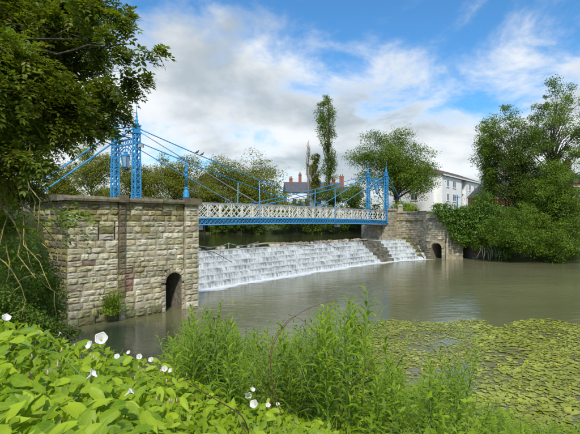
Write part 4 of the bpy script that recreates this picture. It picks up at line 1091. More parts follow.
crown_tree('garden_tree', 'small dark garden tree at the foot of the tall poplar', 334, 200, 104, 12, 12, 2200, .36, 'leaf_dark', 12, 5, seed=9, r0=.2, zmin=-.9)
crown_tree('garden_tree', 'bushy garden tree beneath the bare poplar by the white house', 302, 209, 112, 10, 7, 1700, .36, 'leaf_mid', 12, 5, seed=10, r0=.2, zmin=-.9)
crown_tree('garden_tree', 'low green tree filling the gap right of the round tree', 281, 203, 116, 11, 10, 2000, .38, 'leaf_olive', 12, 5, seed=12, r0=.2, zmin=-.9)
# poplars
def poplar(px, ptop, pbot, wpx, d, n, label, seed, mat='leaf_olive', waist=None):
    rng = np.random.default_rng(seed); lobes = []
    K = 38
    for k in range(K):
        f = (k + .5) / K; py = ptop + (pbot - ptop) * f
        w = wpx * np.interp(f, [0, .12, .3, .42, .5, .62, 1], [.3, .7, .95, .85, .62, .75, .62]) * rng.uniform(.5, 1.1)
        if waist and abs(f - waist) < .07: w *= .45
        c = at(px + rng.uniform(-.5, .5) * w * 1.05, py, d + rng.uniform(-.8, .8)); r = w * rng.uniform(.26, .42) * d / F_PX
        lobes.append((np.array(c), np.array([r, r, r * 1.5])))
    b_ = at(px, HZN, d); b_.z = 5.2
    return tree('poplar_tree', label, b_, at(px, ptop + 4, d).z - 5.2, .35, lobes, n, .38, mat, 'bark', seed, 'poplars behind the bridge', limbs=16, spread=.3, shell=.4)
poplar(329, 94, 204, 21, 110, 6400, 'tall slender poplar rising far above the bridge railing', 20, 'leaf_mid', None)
poplar(316, 154, 204, 12, 116, 4000, 'short leafy poplar between the bare poplar and the tall one', 21)
rng = np.random.default_rng(33); dt = thing('dead_poplar', 'bare leafless poplar beside the short leafy poplar', 'tree', Vector((at(308, 222, 113).x, 113, 5.2)), 'poplars behind the bridge')
mb = MB(); b0 = Vector((at(308, 222, 113).x, 113, 5.2)); tz = at(308, 140, 113).z; mb.tube([b0, b0 + Vector((.1, 0, (tz - 5.2) * .5)), Vector((b0.x + .2, 113, tz))], [.42, .30, .08], 7); mb.build('trunk', M['bark_grey'], dt, True)
for k in range(16):
    f = rng.uniform(.35, .92); z_ = 5.2 + (tz - 5.2) * f; an = rng.uniform(0, 6.28); a = Vector((b0.x + .15, 113, z_)); L = rng.uniform(2.5, 6.0) * (1.15 - f * .6); dd = Vector((math.cos(an) * .16, math.sin(an) * .16, 1)); mb = MB(); mb.tube([a, a + dd * L * .5 + Vector((math.cos(an) * .3, math.sin(an) * .3, 0)), a + dd * L], [.14, .10, .04], 5); mb.build('limb', M['bark_grey'], dt, True)

# right-hand group
crown_tree('ivy_clad_tree', 'dark ivy-clad tree leaning over the right bank by the brick house', 516, 178, 62, 17, 60, 15000, .24, 'leaf_dark', 70, 7, seed=30, trunk=516, r0=.4, limbs=14, zmin=-.95, zb=3.5)
crown_tree('open_tree', 'airy light green tree behind the ivy-clad trunk with open branches', 508, 144, 66, 38, 40, 7200, .27, 'leaf_bank', 80, 4.4, seed=31, trunk=515, r0=.24, limbs=44, zmin=-.9, zb=4, per=14, spread=.5, inner=False)
crown_tree('open_tree', 'tall open tree at the far right with bare limbs and high crown', 566, 134, 60, 37, 56, 11500, .25, 'leaf_bank', 110, 4.4, seed=32, trunk=553, r0=.26, limbs=56, zmin=-.9, zb=3.5, per=14, spread=.5, inner=False)
crown_tree('bank_tree', 'dense mid-green tree filling the far right edge above the water', 558, 204, 57, 36, 52, 17000, .25, 'leaf_bank', 100, 7, seed=33, trunk=572, r0=.3, zmin=-.95, zb=2.5)
crown_tree('side_tree', 'small light tree between the apartment block and the ivy-clad tree', 489, 172, 66, 17, 42, 9000, .25, 'leaf_mid', 44, 6, seed=34, trunk=494, r0=.22, limbs=16, zmin=-.95, zb=4)
crown_tree('backdrop_tree', 'dark green tree closing the gap behind the brick gables', 540, 192, 66, 34, 34, 11000, .27, 'leaf_dark', 60, 8, seed=35, r0=.3, zmin=-.95)
def shrub(name, label, px, py, d, rx, rz, n, ls, mat, nl, lsz, zb, seed, group=None, dd=None):
    c, r = ell(px, py, d, rx, rz, dd); rng = np.random.default_rng(seed + 500); lobes = auto_lobes(rng, c, r, nl, lsz * d / F_PX, -.95)
    b_ = at(px, HZN, d); b_.z = zb
    return tree(name, label, b_, max(.5, c.z - zb), .09, lobes, n, ls, mat, 'bark', seed, group, limbs=8, cat='shrub')
shrub('bank_shrub', 'broad overhanging shrub drooping to the water beside the second culvert', 514, 234, 55, 33, 28, 15000, .23, 'leaf_bank', 90, 6.5, 1.0, 40)
shrub('bank_shrub', 'leafy shrub trailing in the water at the far right edge', 562, 240, 53.5, 24, 23, 7000, .22, 'leaf_bank', 34, 7, 1.0, 41)
shrub('bank_shrub', 'small low shrub at the mouth of the second culvert', 483, 246, 57.5, 9, 9, 1800, .2, 'leaf_bank', 12, 4.5, .5, 42)
shrub('clipped_shrub', 'rounded clipped shrub behind the river wall near the person', 409, 207, 72, 11, 6, 2200, .22, 'leaf_bright', 14, 4, 5.2, 43)
shrub('bank_shrub', 'dense shrub behind the river wall right of the ivy', 487, 212, 61, 14, 16, 4200, .23, 'leaf_ivy', 24, 6, 4, 44)
# exposed roots and bare twigs below the overhanging shrub
rng = np.random.default_rng(44); tw = thing('bare_twigs', 'tangle of pale bare twigs at the waterline under the overhanging shrub', 'twigs', at(492, 258, 55))
for k in range(14):
    a = at(480 + k * 2.0, 247 + rng.uniform(-2, 2), 56); e = at(478 + k * 2.2 + rng.uniform(-4, 4), 259 + rng.uniform(-2, 1), 54.6); mb = MB(); mb.tube([a, a.lerp(e, .5) + Vector((rng.normal() * .15, -.2, .15)), e], [.03, .025, .015], 5); mb.build('twig', M['bark_grey'], tw, True)
# ivy over the wall
rng = np.random.default_rng(50); iv = thing('ivy', 'dense green ivy spilling over the river wall above the culverts', 'ivy', at(460, 245, 58.5)); P = []
lob = []
for px in np.arange(435, 494, 2.6):
    f = (px - 432) / 60; low = 213 + 26 * min(1, max(0, (px - 435) / 20)) ** 1.2 + (5 if px > 458 else 0)
    if px > 470: low = 242
    for py in np.arange(208.5 - 2.2 * math.sin(f * 9), low, 4.6):
        d = 58.7 + (220 - py) * .012 + rng.uniform(-.25, .15); c = at(px + rng.uniform(-1.5, 1.5), py, d); r = rng.uniform(.4, .62); lob.append((np.array(c), np.array([r, r * .8, r])))
P, N = lobe_leaves(rng, lob, 13000, .4, 9, .4); N[:, 1] -= .5; T = rng.normal(size=P.shape) + np.array([0, 0, -.8]); L = .19 * rng.uniform(.7, 1.3, len(P)); V, Fq = quads(P, N, T, L, L * .8)
o = bpy.data.objects.new('foliage', np_mesh('foliage', V - np.array(iv.location), Fq, 4, M['leaf_ivy'])); COL.objects.link(o); o.parent = iv
for px in (446, 452, 458, 466, 474):
    mb = MB(); mb.tube([at(px, 243, 59), at(px + 1, 230, 59), at(px - 1, 214, 59.1)], [.05, .04, .02], 5); mb.build('stem', M['bark'], iv, True)
# far bank hedgerow seen under the deck
words = ['beside the nearer abutment', 'left of the first hanger', 'under the first hanger', 'right of the first hanger', 'below the round tree', 'at mid span', 'right of mid span', 'under the white house', 'under the second hanger', 'by the far pier', 'at the pier end', 'furthest east']
for i in range(12):
    px = 186 + i * 18.5
    shrub('far_shrub', 'leafy far-bank shrub over the upstream water ' + words[i], px, 219 + (i * 7 % 5) - 2, 96 - (i % 3) * 1.3, 14, 13, 2600, .36, ('leaf_bank', 'leaf_dark', 'leaf_mid')[i % 3], 16, 5, 2.4, 60 + i, 'shrubs along the far bank')
for i, (px, d, w_) in enumerate(((150, 88, 26), (105, 84, 24), (60, 80, 24), (20, 76, 24))):
    shrub('far_shrub', ('bushy far-bank shrub low behind the nearer tower', 'bushy far-bank shrub behind the nearer abutment wall', 'bushy far-bank shrub at the left behind the back stays', 'bushy far-bank shrub beyond the foreground tree')[i], px, 205, d, w_, 18, 3600, .36, 'leaf_olive', 20, 7, 4.5, 80 + i, 'shrubs along the far bank')
# backdrop woodland closing the horizon
rng = np.random.default_rng(90); lob = []
for k in range(120):
    an = R(rng.uniform(-48, 48)); d = rng.uniform(170, 230); h = rng.uniform(3, 8); lob.append((np.array([math.sin(an) * d, math.cos(an) * d, 7 + h * .4]), np.array([7, 7, h])))
P, N = lobe_leaves(rng, lob, 16000, .3, 8, .6); T = rng.normal(size=P.shape); L = .9 * rng.uniform(.7, 1.3, len(P)); V, Fq = quads(P, N, T, L, L * .7)
tag(link('distant_woodland', np_mesh('distant_woodland', V, Fq, 4, M['leaf_mid'])), 'distant belt of mixed trees along the horizon', 'woodland', kind='stuff')

# ------------------------------------------------------------------ overhanging tree on the left
rng = np.random.default_rng(7)
near_lob = [(-15, 20, 60), (25, 25, 44), (62, 14, 36), (92, 8, 26), (112, 20, 16), (124, 14, 8), (-10, 90, 60), (35, 80, 40), (72, 62, 32), (96, 58, 17), (119, 55, 14), (140, 54, 11), (154, 49, 7), (99, 88, 20), (122, 78, 15), (140, 78, 8), (92, 106, 24), (112, 102, 15), (131, 93, 8), (117, 117, 10), (70, 112, 26), (50, 128, 26), (18, 130, 36), (-10, 160, 40), (30, 158, 22), (12, 188, 22), (84, 128, 12), (98, 126, 12), (112, 128, 8), (48, 30, 30), (78, 34, 22), (102, 34, 11), (0, 60, 40), (58, 96, 26), (-25, 215, 30), (10, 218, 14)]
lob = []
for px, py, r in near_lob:
    d = 10.5 + rng.uniform(-1.8, 1.2) - (1.0 if px > 100 else 0); c = at(px, py, d); k = r * d / F_PX * (.86 if px < 60 else .78); lob.append((np.array(c), np.array([k, k * 1.1, k * .8])))
nt = thing('overhanging_tree', 'large dark tree overhanging the left side with drooping compound leaves', 'tree', (-11.5, 9.5, 3.0))
tb = Vector((-11.5, 9.5, 2.8)); fork = Vector((-10.3, 10.2, 7.2))
mb = MB(); mb.tube([tb, tb.lerp(fork, .4) + Vector((.1, 0, 0)), fork, Vector((-9.8, 10.4, 10.2)), Vector((-9.6, 10.5, 13))], [.42, .36, .3, .2, .08], 10); mb.build('trunk', M['bark'], nt, True)
def bend(a, e, n=6, w=.12):
    a, e = Vector(a), Vector(e); L = (e - a).length; out = [a]
    for k in range(1, n): out.append(a.lerp(e, k / n) + Vector((rng.normal(), rng.normal(), rng.normal() + .3)) * L * w * .35)
    return out + [e]
for i in sorted(range(len(lob)), key=lambda i: -lob[i][1][0])[::4]:
    e = Vector(lob[i][0]) + Vector((0, 1.1, 0)); a = Vector((-10.2, 10.4, max(5.5, min(12, 8.2 + (e.z - 8.2) * .45 + rng.uniform(-1.2, .8))))); pp = bend(a, e, 6); mb = MB(); mb.tube(pp, [.085, .07, .055, .042, .03, .02, .01], 6); mb.build('limb', M['bark'], nt, True)
    for j in range(5):
        f0 = pp[rng.integers(2, 6)]; e2 = e + Vector(unit(rng.normal(size=3))) * lob[i][1][0] * .9; mb = MB(); mb.tube(bend(f0, e2, 4), [.03, .024, .018, .012, .006], 5); mb.build('twig', M['bark'], nt, True)
def sprays(rng, P, D, n_pairs, length, leaf_l, leaf_w):
    """pinnate leaves: paired leaflets along a drooping stalk from P towards D"""
    m = len(P); D = unit(D); side = unit(np.cross(D, np.array([0, 0, 1.0]) + rng.normal(size=(m, 3)) * .25)); upv = np.cross(side, D)
    Cs, Ns, Ts, Ls = [], [], [], []
    sc = rng.uniform(.75, 1.25, m)
    for k in range(n_pairs):
        f = (k + .8) / n_pairs; pos = P + D * (length * sc * f)[:, None] - np.array([0, 0, 1.0]) * (length * sc * .35 * f * f)[:, None]
        for sg in (-1, 1):
            t = unit(side * sg + D * .55 + rng.normal(size=(m, 3)) * .12 + np.array([0, 0, -.25])); Cs.append(pos + t * (leaf_l * sc * .5)[:, None]); Ns.append(upv + side * sg * -.15 + rng.normal(size=(m, 3)) * .22); Ts.append(t); Ls.append(leaf_l * sc * (1.05 - .35 * abs(f - .45)))
    pos = P + D * (length * sc * 1.1)[:, None] - np.array([0, 0, 1.0]) * (length * sc * .45)[:, None]; Cs.append(pos); Ns.append(upv); Ts.append(D - np.array([0, 0, .5])); Ls.append(leaf_l * sc)
    L = np.concatenate(Ls); return leaves(np.concatenate(Cs), np.concatenate(Ns), np.concatenate(Ts), L, L * leaf_w)
P, N = lobe_leaves(rng, lob, 10800, .25, 6, .35)
ctr = np.array([-10, 10.3, 9.0]); D = unit(P - ctr) + rng.normal(size=P.shape) * .7 + np.array([0, -.1, -.25])
V, Fq = sprays(rng, P, D, 4, .23, .115, .44)
o = bpy.data.objects.new('crown', np_mesh('crown', V - np.array(nt.location), Fq, 4, M['leaf_near'])); COL.objects.link(o); o.parent = nt
# lichen-covered drooping boughs in front of the abutment return
for pts_ in ([(-8, 20), (2, 110), (12, 150), (14, 190), (22, 228), (30, 262), (45, 285), (62, 297)], [(-8, 150), (8, 160), (22, 205), (24, 245), (40, 262), (52, 290)], [(0, 112), (18, 128), (34, 140), (40, 160), (36, 185), (50, 205), (58, 222), (70, 238)],
             [(-6, 175), (10, 200), (30, 210), (48, 226), (66, 232)], [(-8, 225), (6, 235), (10, 262), (4, 290)], [(12, 150), (2, 180), (8, 215), (0, 245)], [(20, 130), (36, 118), (52, 130), (60, 150)], [(-5, 255), (12, 270), (26, 300), (22, 318)], [(30, 140), (26, 175), (40, 200), (38, 232), (48, 250)], [(2, 120), (10, 165), (30, 190), (34, 215), (54, 240), (58, 262)], [(-6, 190), (14, 222), (18, 255), (36, 278)]):
    mb = MB(); d0 = rng.uniform(8.6, 9.8); pp = [at(x, y, d0 + .15 * i * rng.uniform(-1, 1)) for i, (x, y) in enumerate(pts_)]
    fine_ = []
    for a, c in zip(pp[:-1], pp[1:]): fine_ += [a, a.lerp(c, .5) + Vector((rng.normal() * .03, rng.normal() * .03, rng.normal() * .02))]
    fine_.append(pp[-1]); r0 = rng.uniform(.010, .026); mb.tube(fine_, [r0 * (1 - .75 * i / len(fine_)) for i in range(len(fine_))], 6); mb.build('bough', M['bark_lichen'], nt, True)
    for j in range(3, len(fine_), 2):
        e2 = fine_[j] + Vector((rng.normal() * .22, rng.normal() * .12, -abs(rng.normal()) * .22)); m2 = MB(); m2.tube([fine_[j], fine_[j].lerp(e2, .5) + Vector((rng.normal() * .03, 0, .04)), e2], [.009, .007, .003], 5); m2.build('twig', M['bark_lichen'], nt, True)
# separate low spray hanging across the wall top
sp = [(72, 203), (80, 210), (62, 212), (55, 205), (86, 218), (70, 220), (78, 228), (50, 222), (60, 230), (30, 235), (40, 215), (24, 225)]
P = np.array([at(x + rng.uniform(-8, 8), y + rng.uniform(-6, 6), 9 + rng.uniform(-.4, .4)) for x, y in sp for _ in range(4)]); D = rng.normal(size=P.shape) * .5 + np.array([.8, -.1, -.2])
V, Fq = sprays(rng, P, D, 4, .24, .12, .36); o = bpy.data.objects.new('leaf_spray', np_mesh('leaf_spray', V - np.array(nt.location), Fq, 4, M['leaf_bank'])); COL.objects.link(o); o.parent = nt; o['kind'] = 'stuff'

# dark ivy bush below it
def leafy_mass(name, label, cat, lobes, n, ls, asp, mat, seed, loc, per=8, spread=.36, shell=.5):
    rng = np.random.default_rng(seed); t = thing(name, label, cat, loc); P, N = lobe_leaves(rng, lobes, n, spread, per, shell); T = rng.normal(size=P.shape) + np.array([0, 0, -.5]); L = ls * rng.uniform(.65, 1.35, len(P)); V, Fq = leaves(P, N, T, L, L * asp)
    o = bpy.data.objects.new('foliage', np_mesh('foliage', V - np.array(Vector(loc)), Fq, 4, M[mat])); COL.objects.link(o); o.parent = t
    mb = MB(); r_ = random.Random(seed); k = 0
    for l in sorted(lobes, key=lambda q_: -q_[1][0])[:7]:
        e = Vector(l[0]); a = Vector((e.x + r_.uniform(-.3, .3), e.y + r_.uniform(-.2, .4), Vector(loc).z - .1)); mb = MB(); mb.tube([a, a.lerp(e, .5) + Vector((.08, 0, .05)), e], [.035, .025, .01], 5); mb.build('stem', M['bark'], t, True)
    return t
lob = []
rng = np.random.default_rng(70)
for px, py, r in [(-5, 235, 20), (15, 245, 18), (30, 255, 14), (5, 265, 22), (28, 275, 18), (42, 272, 12), (48, 285, 12), (10, 290, 24), (35, 296, 20), (52, 300, 12), (20, 312, 20), (45, 314, 14), (58, 318, 8), (0, 315, 24), (60, 308, 6)]:
    d = 14.5 + rng.uniform(-1.5, 1.5); c = at(px, py, d); k = r * d / F_PX; lob.append((np.array(c), np.array([k, k, k * .85])))
leafy_mass('ivy_bush', 'leafy bush covering the left end of the nearer abutment', 'bush', lob, 18000, .085, .62, 'leaf_bank', 71, (-8.8, 14.5, 1.6))
lob = [(np.array(at(px, py, 9.5 + i * .3)), np.array([r * 9.5 / F_PX] * 2 + [r * 8 / F_PX])) for i, (px, py, r) in enumerate([(-5, 300, 16), (12, 312, 14), (28, 322, 14), (44, 326, 10), (60, 330, 9), (75, 334, 7)])]
leafy_mass('low_bush', 'small-leaved green bush behind the foreground bindweed', 'bush', lob, 5200, .06, .6, 'leaf_bank', 72, (-5.5, 10, 1.8))

# tuft growing at the foot of the abutment
def tuft(c, n, h, spread, label, mat, seed, name='grass_tuft', w=.018, lean=(0, 0)):
    r_ = np.random.default_rng(seed); t = thing(name, label, 'plant', c); V = []; Fq = []
    for k in range(n):
        an = r_.uniform(0, 6.28); b_ = np.array(c) + np.array([math.cos(an), math.sin(an), 0]) * r_.uniform(0, spread * .5); hh = h * r_.uniform(.5, 1.1); dd = np.array([math.cos(an) * spread + lean[0], math.sin(an) * spread + lean[1], 0]) * r_.uniform(.4, 1.2); sd_ = np.array([-math.sin(an), math.cos(an), 0]) * w * .5
        o = len(V)
        for q_ in range(4):
            f = q_ / 3; p = b_ + dd * f * f + np.array([0, 0, hh * (f - .25 * f * f)]); ww = sd_ * (1 - f * .9); V += [p - ww, p + ww]
        for q_ in range(3): Fq.append((o + 2 * q_, o + 2 * q_ + 1, o + 2 * q_ + 3, o + 2 * q_ + 2))
    ob = bpy.data.objects.new('blades', np_mesh('blades', np.array(V) - np.array(Vector(c)), Fq, 4, M[mat])); COL.objects.link(ob); ob.parent = t; return t
tt_ = t_of(109)
t1 = tuft(fp(tt_, .35, .28), 260, 1.5, .55, 'bright green leafy tuft growing at the foot of the nearer abutment', 'grass', 5, 'wall_plant', .05)
rng = np.random.default_rng(6); P = np.array([fp(tt_ + rng.normal() * .28, .45 + abs(rng.normal()) * .55, .25 + rng.uniform(0, .4)) for _ in range(500)]); N = rng.normal(size=P.shape) + np.array([.3, -.5, .6]); V, Fq = leaves(P, N, rng.normal(size=P.shape), .12 * rng.uniform(.6, 1.3, 500), .05); o = bpy.data.objects.new('leaf_mass', np_mesh('leaf_mass', V - np.array(t1.location), Fq, 4, M['leaf_willow'])); COL.objects.link(o); o.parent = t1; o['kind'] = 'stuff'

# ------------------------------------------------------------------ water lilies
rng = np.random.default_rng(101)
def lily_ok(px, d, x, y):
    py = HZN + EYE * F_PX / d
    if py < 320.5 + 2.0 * math.sin(px * .09) + (5 * math.exp(-((px - 495) / 9) ** 2)): return 0
    left = 352 + 10 * math.sin(py * .11) + max(0, (py - 345)) * .1
    if px < left: return 0
    k = math.sin(x * 1.1 + 1.7 * math.sin(y * .6)) * math.sin(y * .75 + .8 * math.sin(x * .5))
    pr = .93 if px > 478 else .80
    if 405 < px < 470 and 366 < py < 388: pr = .22
    if 352 < px < 372 and 345 < py < 362: pr = .3
    k2 = math.sin(x * 2.7 + 1.3 * math.sin(y * 1.9)) * math.sin(y * 2.3 + x * .6)
    return pr * (1 if k > -.35 else .3) * (1 if k2 > -.5 else .35)
pads = []; cell = {}
for _ in range(34000):
    d = math.sqrt(rng.uniform(9.6 ** 2, 22.2 ** 2)); px = rng.uniform(335, 640); x = (px - PX0) / F_PX * d
    if rng.random() > lily_ok(px, d, x, d): continue
    r = min(.21, .085 * math.exp(rng.normal() * .38)) * (1.0 if px > 475 else .66); key = (int(x / .35), int(d / .35)); bad = False
    for i in (-1, 0, 1):
        for j in (-1, 0, 1):
            for q_ in cell.get((key[0] + i, key[1] + j), ()):
                if (q_[0] - x) ** 2 + (q_[1] - d) ** 2 < (.5 * (q_[2] + r)) ** 2: bad = True
    if bad: continue
    cell.setdefault(key, []).append((x, d, r)); pads.append((x, d, r))
pads.sort(key=lambda p: p[1] - p[2] * 20)
def pad_verts(k=10):
    out = [(0.04, 0, 0)]
    for i in range(k):
        a = .28 + (2 * math.pi - .56) * i / (k - 1); out.append((math.cos(a) * (.92 + .1 * math.sin(a * 3)), math.sin(a), .05 * math.sin(2 * a) + .04))
    return np.array(out), [(0, i, i + 1) for i in range(1, k)]
PV, PF = pad_verts(); pad_me = []
for k in range(4):
    V = PV.copy(); V[:, 2] *= .6 + k * .5; V[:, 2] += V[:, 0] * (.05 * k - .05); pad_me.append(np_mesh('lily_pad', V, PF, 3, M['lily'], True))
in_view = [p for p in pads if (p[0] / p[1]) * F_PX + PX0 < 582 and HZN + EYE * F_PX / p[1] < 440]
picked = set(id(p) for p in in_view[:300])
for p in in_view[:300]:
    o = bpy.data.objects.new('lily_pad', pad_me[rng.integers(4)]); COL.objects.link(o); o.location = (p[0], p[1], .018 + rng.uniform(0, .02)); o.scale = (p[2], p[2] * rng.uniform(.75, 1), p[2]); o.rotation_euler = (rng.normal() * .05, rng.normal() * .05, rng.uniform(0, 6.28))
    tag(o, ('broad' if p[2] > .12 else 'small') + ' green lily pad floating ' + ('beside the willowy shoots' if p[0] / p[1] < .33 else 'off the middle of the grassy bank edge' if p[0] / p[1] < .5 else 'in the lower right corner'), 'lily pad', 'lily pads on the near water')
Vs, Fs = [], []
for p in pads:
    if id(p) in picked: continue
    a = rng.uniform(0, 6.28); ca, sa = math.cos(a), math.sin(a); V = PV * np.array([p[2], p[2] * rng.uniform(.7, 1), p[2] * rng.uniform(.5, 2.2)]); V = np.stack([V[:, 0] * ca - V[:, 1] * sa, V[:, 0] * sa + V[:, 1] * ca, V[:, 2] + V[:, 0] * rng.normal() * .07], 1) + np.array([p[0], p[1], .016 + rng.uniform(0, .025)])
    Fs.append(np.array(PF) + len(PV) * len(Vs)); Vs.append(V)
tag(link('floating_lily_leaves', np_mesh('floating_lily_leaves', np.concatenate(Vs), np.concatenate(Fs), 3, M['lily'], True)), 'mat of small floating lily leaves spreading over the near water', 'lily leaves', kind='stuff')
# small floating scraps and duckweed between the pads
sc = []
while len(sc) < 30000:
    d = math.sqrt(rng.uniform(9.6 ** 2, 22.0 ** 2)); px = rng.uniform(338, 620); x = (px - PX0) / F_PX * d
    if rng.random() < lily_ok(px, d, x, d) * (.95 if px < 475 else .6): sc.append((x, d, .008))
sc = np.array(sc); N = np.tile([0, 0, 1.0], (len(sc), 1)) + rng.normal(size=sc.shape) * .05; L = rng.uniform(.03, .10, len(sc)); V, Fq = quads(sc, N, rng.normal(size=sc.shape), L, L * .6, .02)
tag(link('duckweed', np_mesh('duckweed', V, Fq, 4, M['duckweed'])), 'scraps of yellow-brown weed floating between the lily pads', 'weed', kind='stuff')
Vs, Fs = [], []
for k in range(44):
    p = pads[rng.integers(len(pads))]; mbf = MB(); mbf.lathe((p[0], p[1], .03), [(.006, 0), (.007, .05), (.022, .06), (.027, .085), (.014, .09)], 7); Fs.append((mbf, len(Vs))); Vs.append(1)
mb = MB()
for m_, _ in Fs: mb.add(m_.v, m_.f)
tag(mb.build('lily_flowers', M['yellow_petal']), 'tiny yellow lily flowers dotted over the floating leaves', 'flowers', kind='stuff')

# ------------------------------------------------------------------ foreground bank plants
rng = np.random.default_rng(202)
def gz(x, y): return float(ground_z(np.array([x]), np.array([y]))[0])
# low undergrowth over the whole bank
m = 75000; yy = rng.uniform(1.4, 11.5, m) ; xx = (rng.uniform(-60, 660, m) - PX0) / F_PX * yy
zz = ground_z(xx, yy); dl = poly_sd(LOWER, xx, yy); keep = (dl > -.15); xx, yy, zz = xx[keep], yy[keep], zz[keep]
hh = rng.random(len(xx)) ** 1.3 * (np.where((xx / yy > .1) & (yy > 3), .22, 0) + .28 + .22 * np.sin(xx * 1.9 + yy) * np.sin(yy * 1.4)) + .02
P = np.stack([xx, yy, zz + hh], 1); N = rng.normal(size=P.shape) * .6 + np.array([0, -.25, 1]); T = rng.normal(size=P.shape) * np.array([1, 1, .4]) + np.array([0, 0, -.2]); L = rng.uniform(.035, .085, len(P))
V, Fq = leaves(P, N, T, L, L * rng.uniform(.24, .5, len(P)), .15, .2)
tag(link('bank_undergrowth', np_mesh('bank_undergrowth', V, Fq, 4, M['leaf_willow'])), 'low leafy undergrowth covering the near river bank', 'undergrowth', kind='stuff')
m = 9000; yy = rng.uniform(2.2, 10.5, m); xx = (rng.uniform(150, 640, m) - PX0) / F_PX * yy; dl = poly_sd(LOWER, xx, yy); k_ = dl > -.1; xx, yy = xx[k_], yy[k_]; zz = ground_z(xx, yy)
n = len(xx); an = rng.uniform(0, 6.28, n); h = rng.uniform(.25, .65, n); ln = rng.uniform(.1, .4, n); w = rng.uniform(.004, .009, n)
segs = []
for q_ in range(4):
    f = q_ / 3; px_ = xx + np.cos(an) * ln * f * f; py_ = yy + np.sin(an) * ln * f * f; pz_ = zz + h * (f - .3 * f * f); ww = w * (1 - .9 * f)
    segs.append(np.stack([px_ + np.sin(an) * ww, py_ - np.cos(an) * ww, pz_], 1)); segs.append(np.stack([px_ - np.sin(an) * ww, py_ + np.cos(an) * ww, pz_], 1))
V = np.stack(segs, 1).reshape(-1, 3); i = np.arange(n)[:, None] * 8; Fq = np.concatenate([i + np.array([[2 * q_, 2 * q_ + 1, 2 * q_ + 3, 2 * q_ + 2]]) for q_ in range(3)], 1).reshape(-1, 4)
tag(link('bank_grass', np_mesh('bank_grass', V, Fq, 4, M['grass'])), 'thin long grass growing through the bank undergrowth', 'grass', kind='stuff')

def weed_variant(seed, narrow, nleaf, leaf_l, branches=0):
    r_ = np.random.default_rng(seed); t = thing('willowherb', 'x', 'plant'); H = 1.0
    lean = r_.normal(size=2) * .07; ax = [Vector((lean[0] * f * f + .01 * math.sin(f * 7 + seed), lean[1] * f * f, f * H)) for f in np.linspace(0, 1, 8)]
    mb = MB(); mb.tube(ax, [.008, .0075, .007, .006, .005, .004, .003, .0015], 5)
    Cs, Ns, Ts, Ls = [], [], [], []
    def axis(f): k = f * 7; a = int(min(6, k)); return ax[a].lerp(ax[a + 1], k - a)
    for i in range(nleaf):
        f = .12 + .88 * (i / nleaf) ** .8; p = axis(f); an = i * 2.4 + r_.normal() * .25; up = .35 + .55 * f + r_.normal() * .15; d = np.array([math.cos(an), math.sin(an), up]); d /= np.linalg.norm(d); l = leaf_l * (1.15 - .55 * f ** 3) * r_.uniform(.75, 1.2)
        Cs.append(np.array(p) + d * l * .52); Ts.append(d - np.array([0, 0, .25])); Ns.append(np.array([-math.cos(an) * up, -math.sin(an) * up, 1.0]) + r_.normal(size=3) * .18); Ls.append(l)
    for bq in range(branches):
        f0 = r_.uniform(.3, .75); p0 = axis(f0); an = r_.uniform(0, 6.28); bl = r_.uniform(.2, .38); e = p0 + Vector((math.cos(an) * bl * .6, math.sin(an) * bl * .6, bl)); mb.tube([p0, p0.lerp(e, .5) + Vector((math.cos(an) * .03, math.sin(an) * .03, -.01)), e], [.004, .003, .0012], 4)
        for j in range(14):
            f = j / 13; p = p0.lerp(e, f); a2 = j * 2.4; d = unit(np.array([math.cos(a2), math.sin(a2), .6])); l = leaf_l * .7 * r_.uniform(.7, 1.1); Cs.append(np.array(p) + d * l * .5); Ts.append(d); Ns.append(np.array([-math.cos(a2) * .6, -math.sin(a2) * .6, 1])); Ls.append(l)
    L = np.array(Ls); V, Fq = leaves(np.array(Cs), np.array(Ns), np.array(Ts), L, L * narrow, .12, .22)
    mb.build('stem', M['stem'], t, True); o = bpy.data.objects.new('leaf_mass', np_mesh('leaf_mass', V, Fq, 4, M['leaf_willow'])); COL.objects.link(o); o.parent = t; o['kind'] = 'stuff'
    return t
variants = [weed_variant(i, (.20, .26, .17, .30, .22, .18)[i], (60, 52, 70, 46, 64, 74)[i], (.11, .10, .13, .085, .10, .12)[i], (3, 4, 1, 5, 4, 0)[i]) for i in range(6)]
prof = [(150, 350), (172, 338), (186, 318), (205, 302), (225, 316), (255, 322), (285, 318), (315, 306), (335, 296), (352, 289), (362, 292), (372, 325), (390, 352), (420, 372), (440, 345), (452, 337), (462, 375), (500, 398), (540, 412), (585, 424)]
used = set(); count = 0
for k in range(2600):
    if count >= 298: break
    px = rng.uniform(160, 600) if count < 120 else (rng.uniform(165, 345) if count < 225 else rng.uniform(370, 600)); d = rng.uniform(3.3, 8.8); tpy = np.interp(px, [p[0] for p in prof], [p[1] for p in prof]) + abs(rng.normal()) * 17 + rng.uniform(0, 6)
    x = (px - PX0) / F_PX * d
    if float(poly_sd(LOWER, np.array([x]), np.array([d]))[0]) < .05: continue
    zt = EYE - (tpy - HZN) / F_PX * d; zb = gz(x, d); h = zt - zb
    if not .45 < h < 1.95: continue
    vi = int(rng.integers(6)) if not (330 < px < 372) else int(rng.choice([2, 5]))
    if vi in used: t = copy_tree(variants[vi])
    else: t = variants[vi]; used.add(vi)
    t.location = (x, d, zb - .03); t.rotation_euler = (rng.normal() * .05, rng.normal() * .05, rng.uniform(0, 6.28)); w = .55 + .5 * h; t.scale = (w, w, h)
    side_ = 'in the tall clump right of the nearer abutment' if px < 240 else ('in the middle thicket of the bank' if px < 330 else ('around the tallest willowy shoots' if px < 380 else 'at the lily water edge'))
    t['label'] = ('tall ' if h > 1.1 else 'short ') + ('narrow-leaved', 'sparse', 'long-leaved', 'broad-leaved', 'branching', 'unbranched')[vi] + ' willowherb ' + side_; t['group'] = 'willowherb plants on the bank'; count += 1
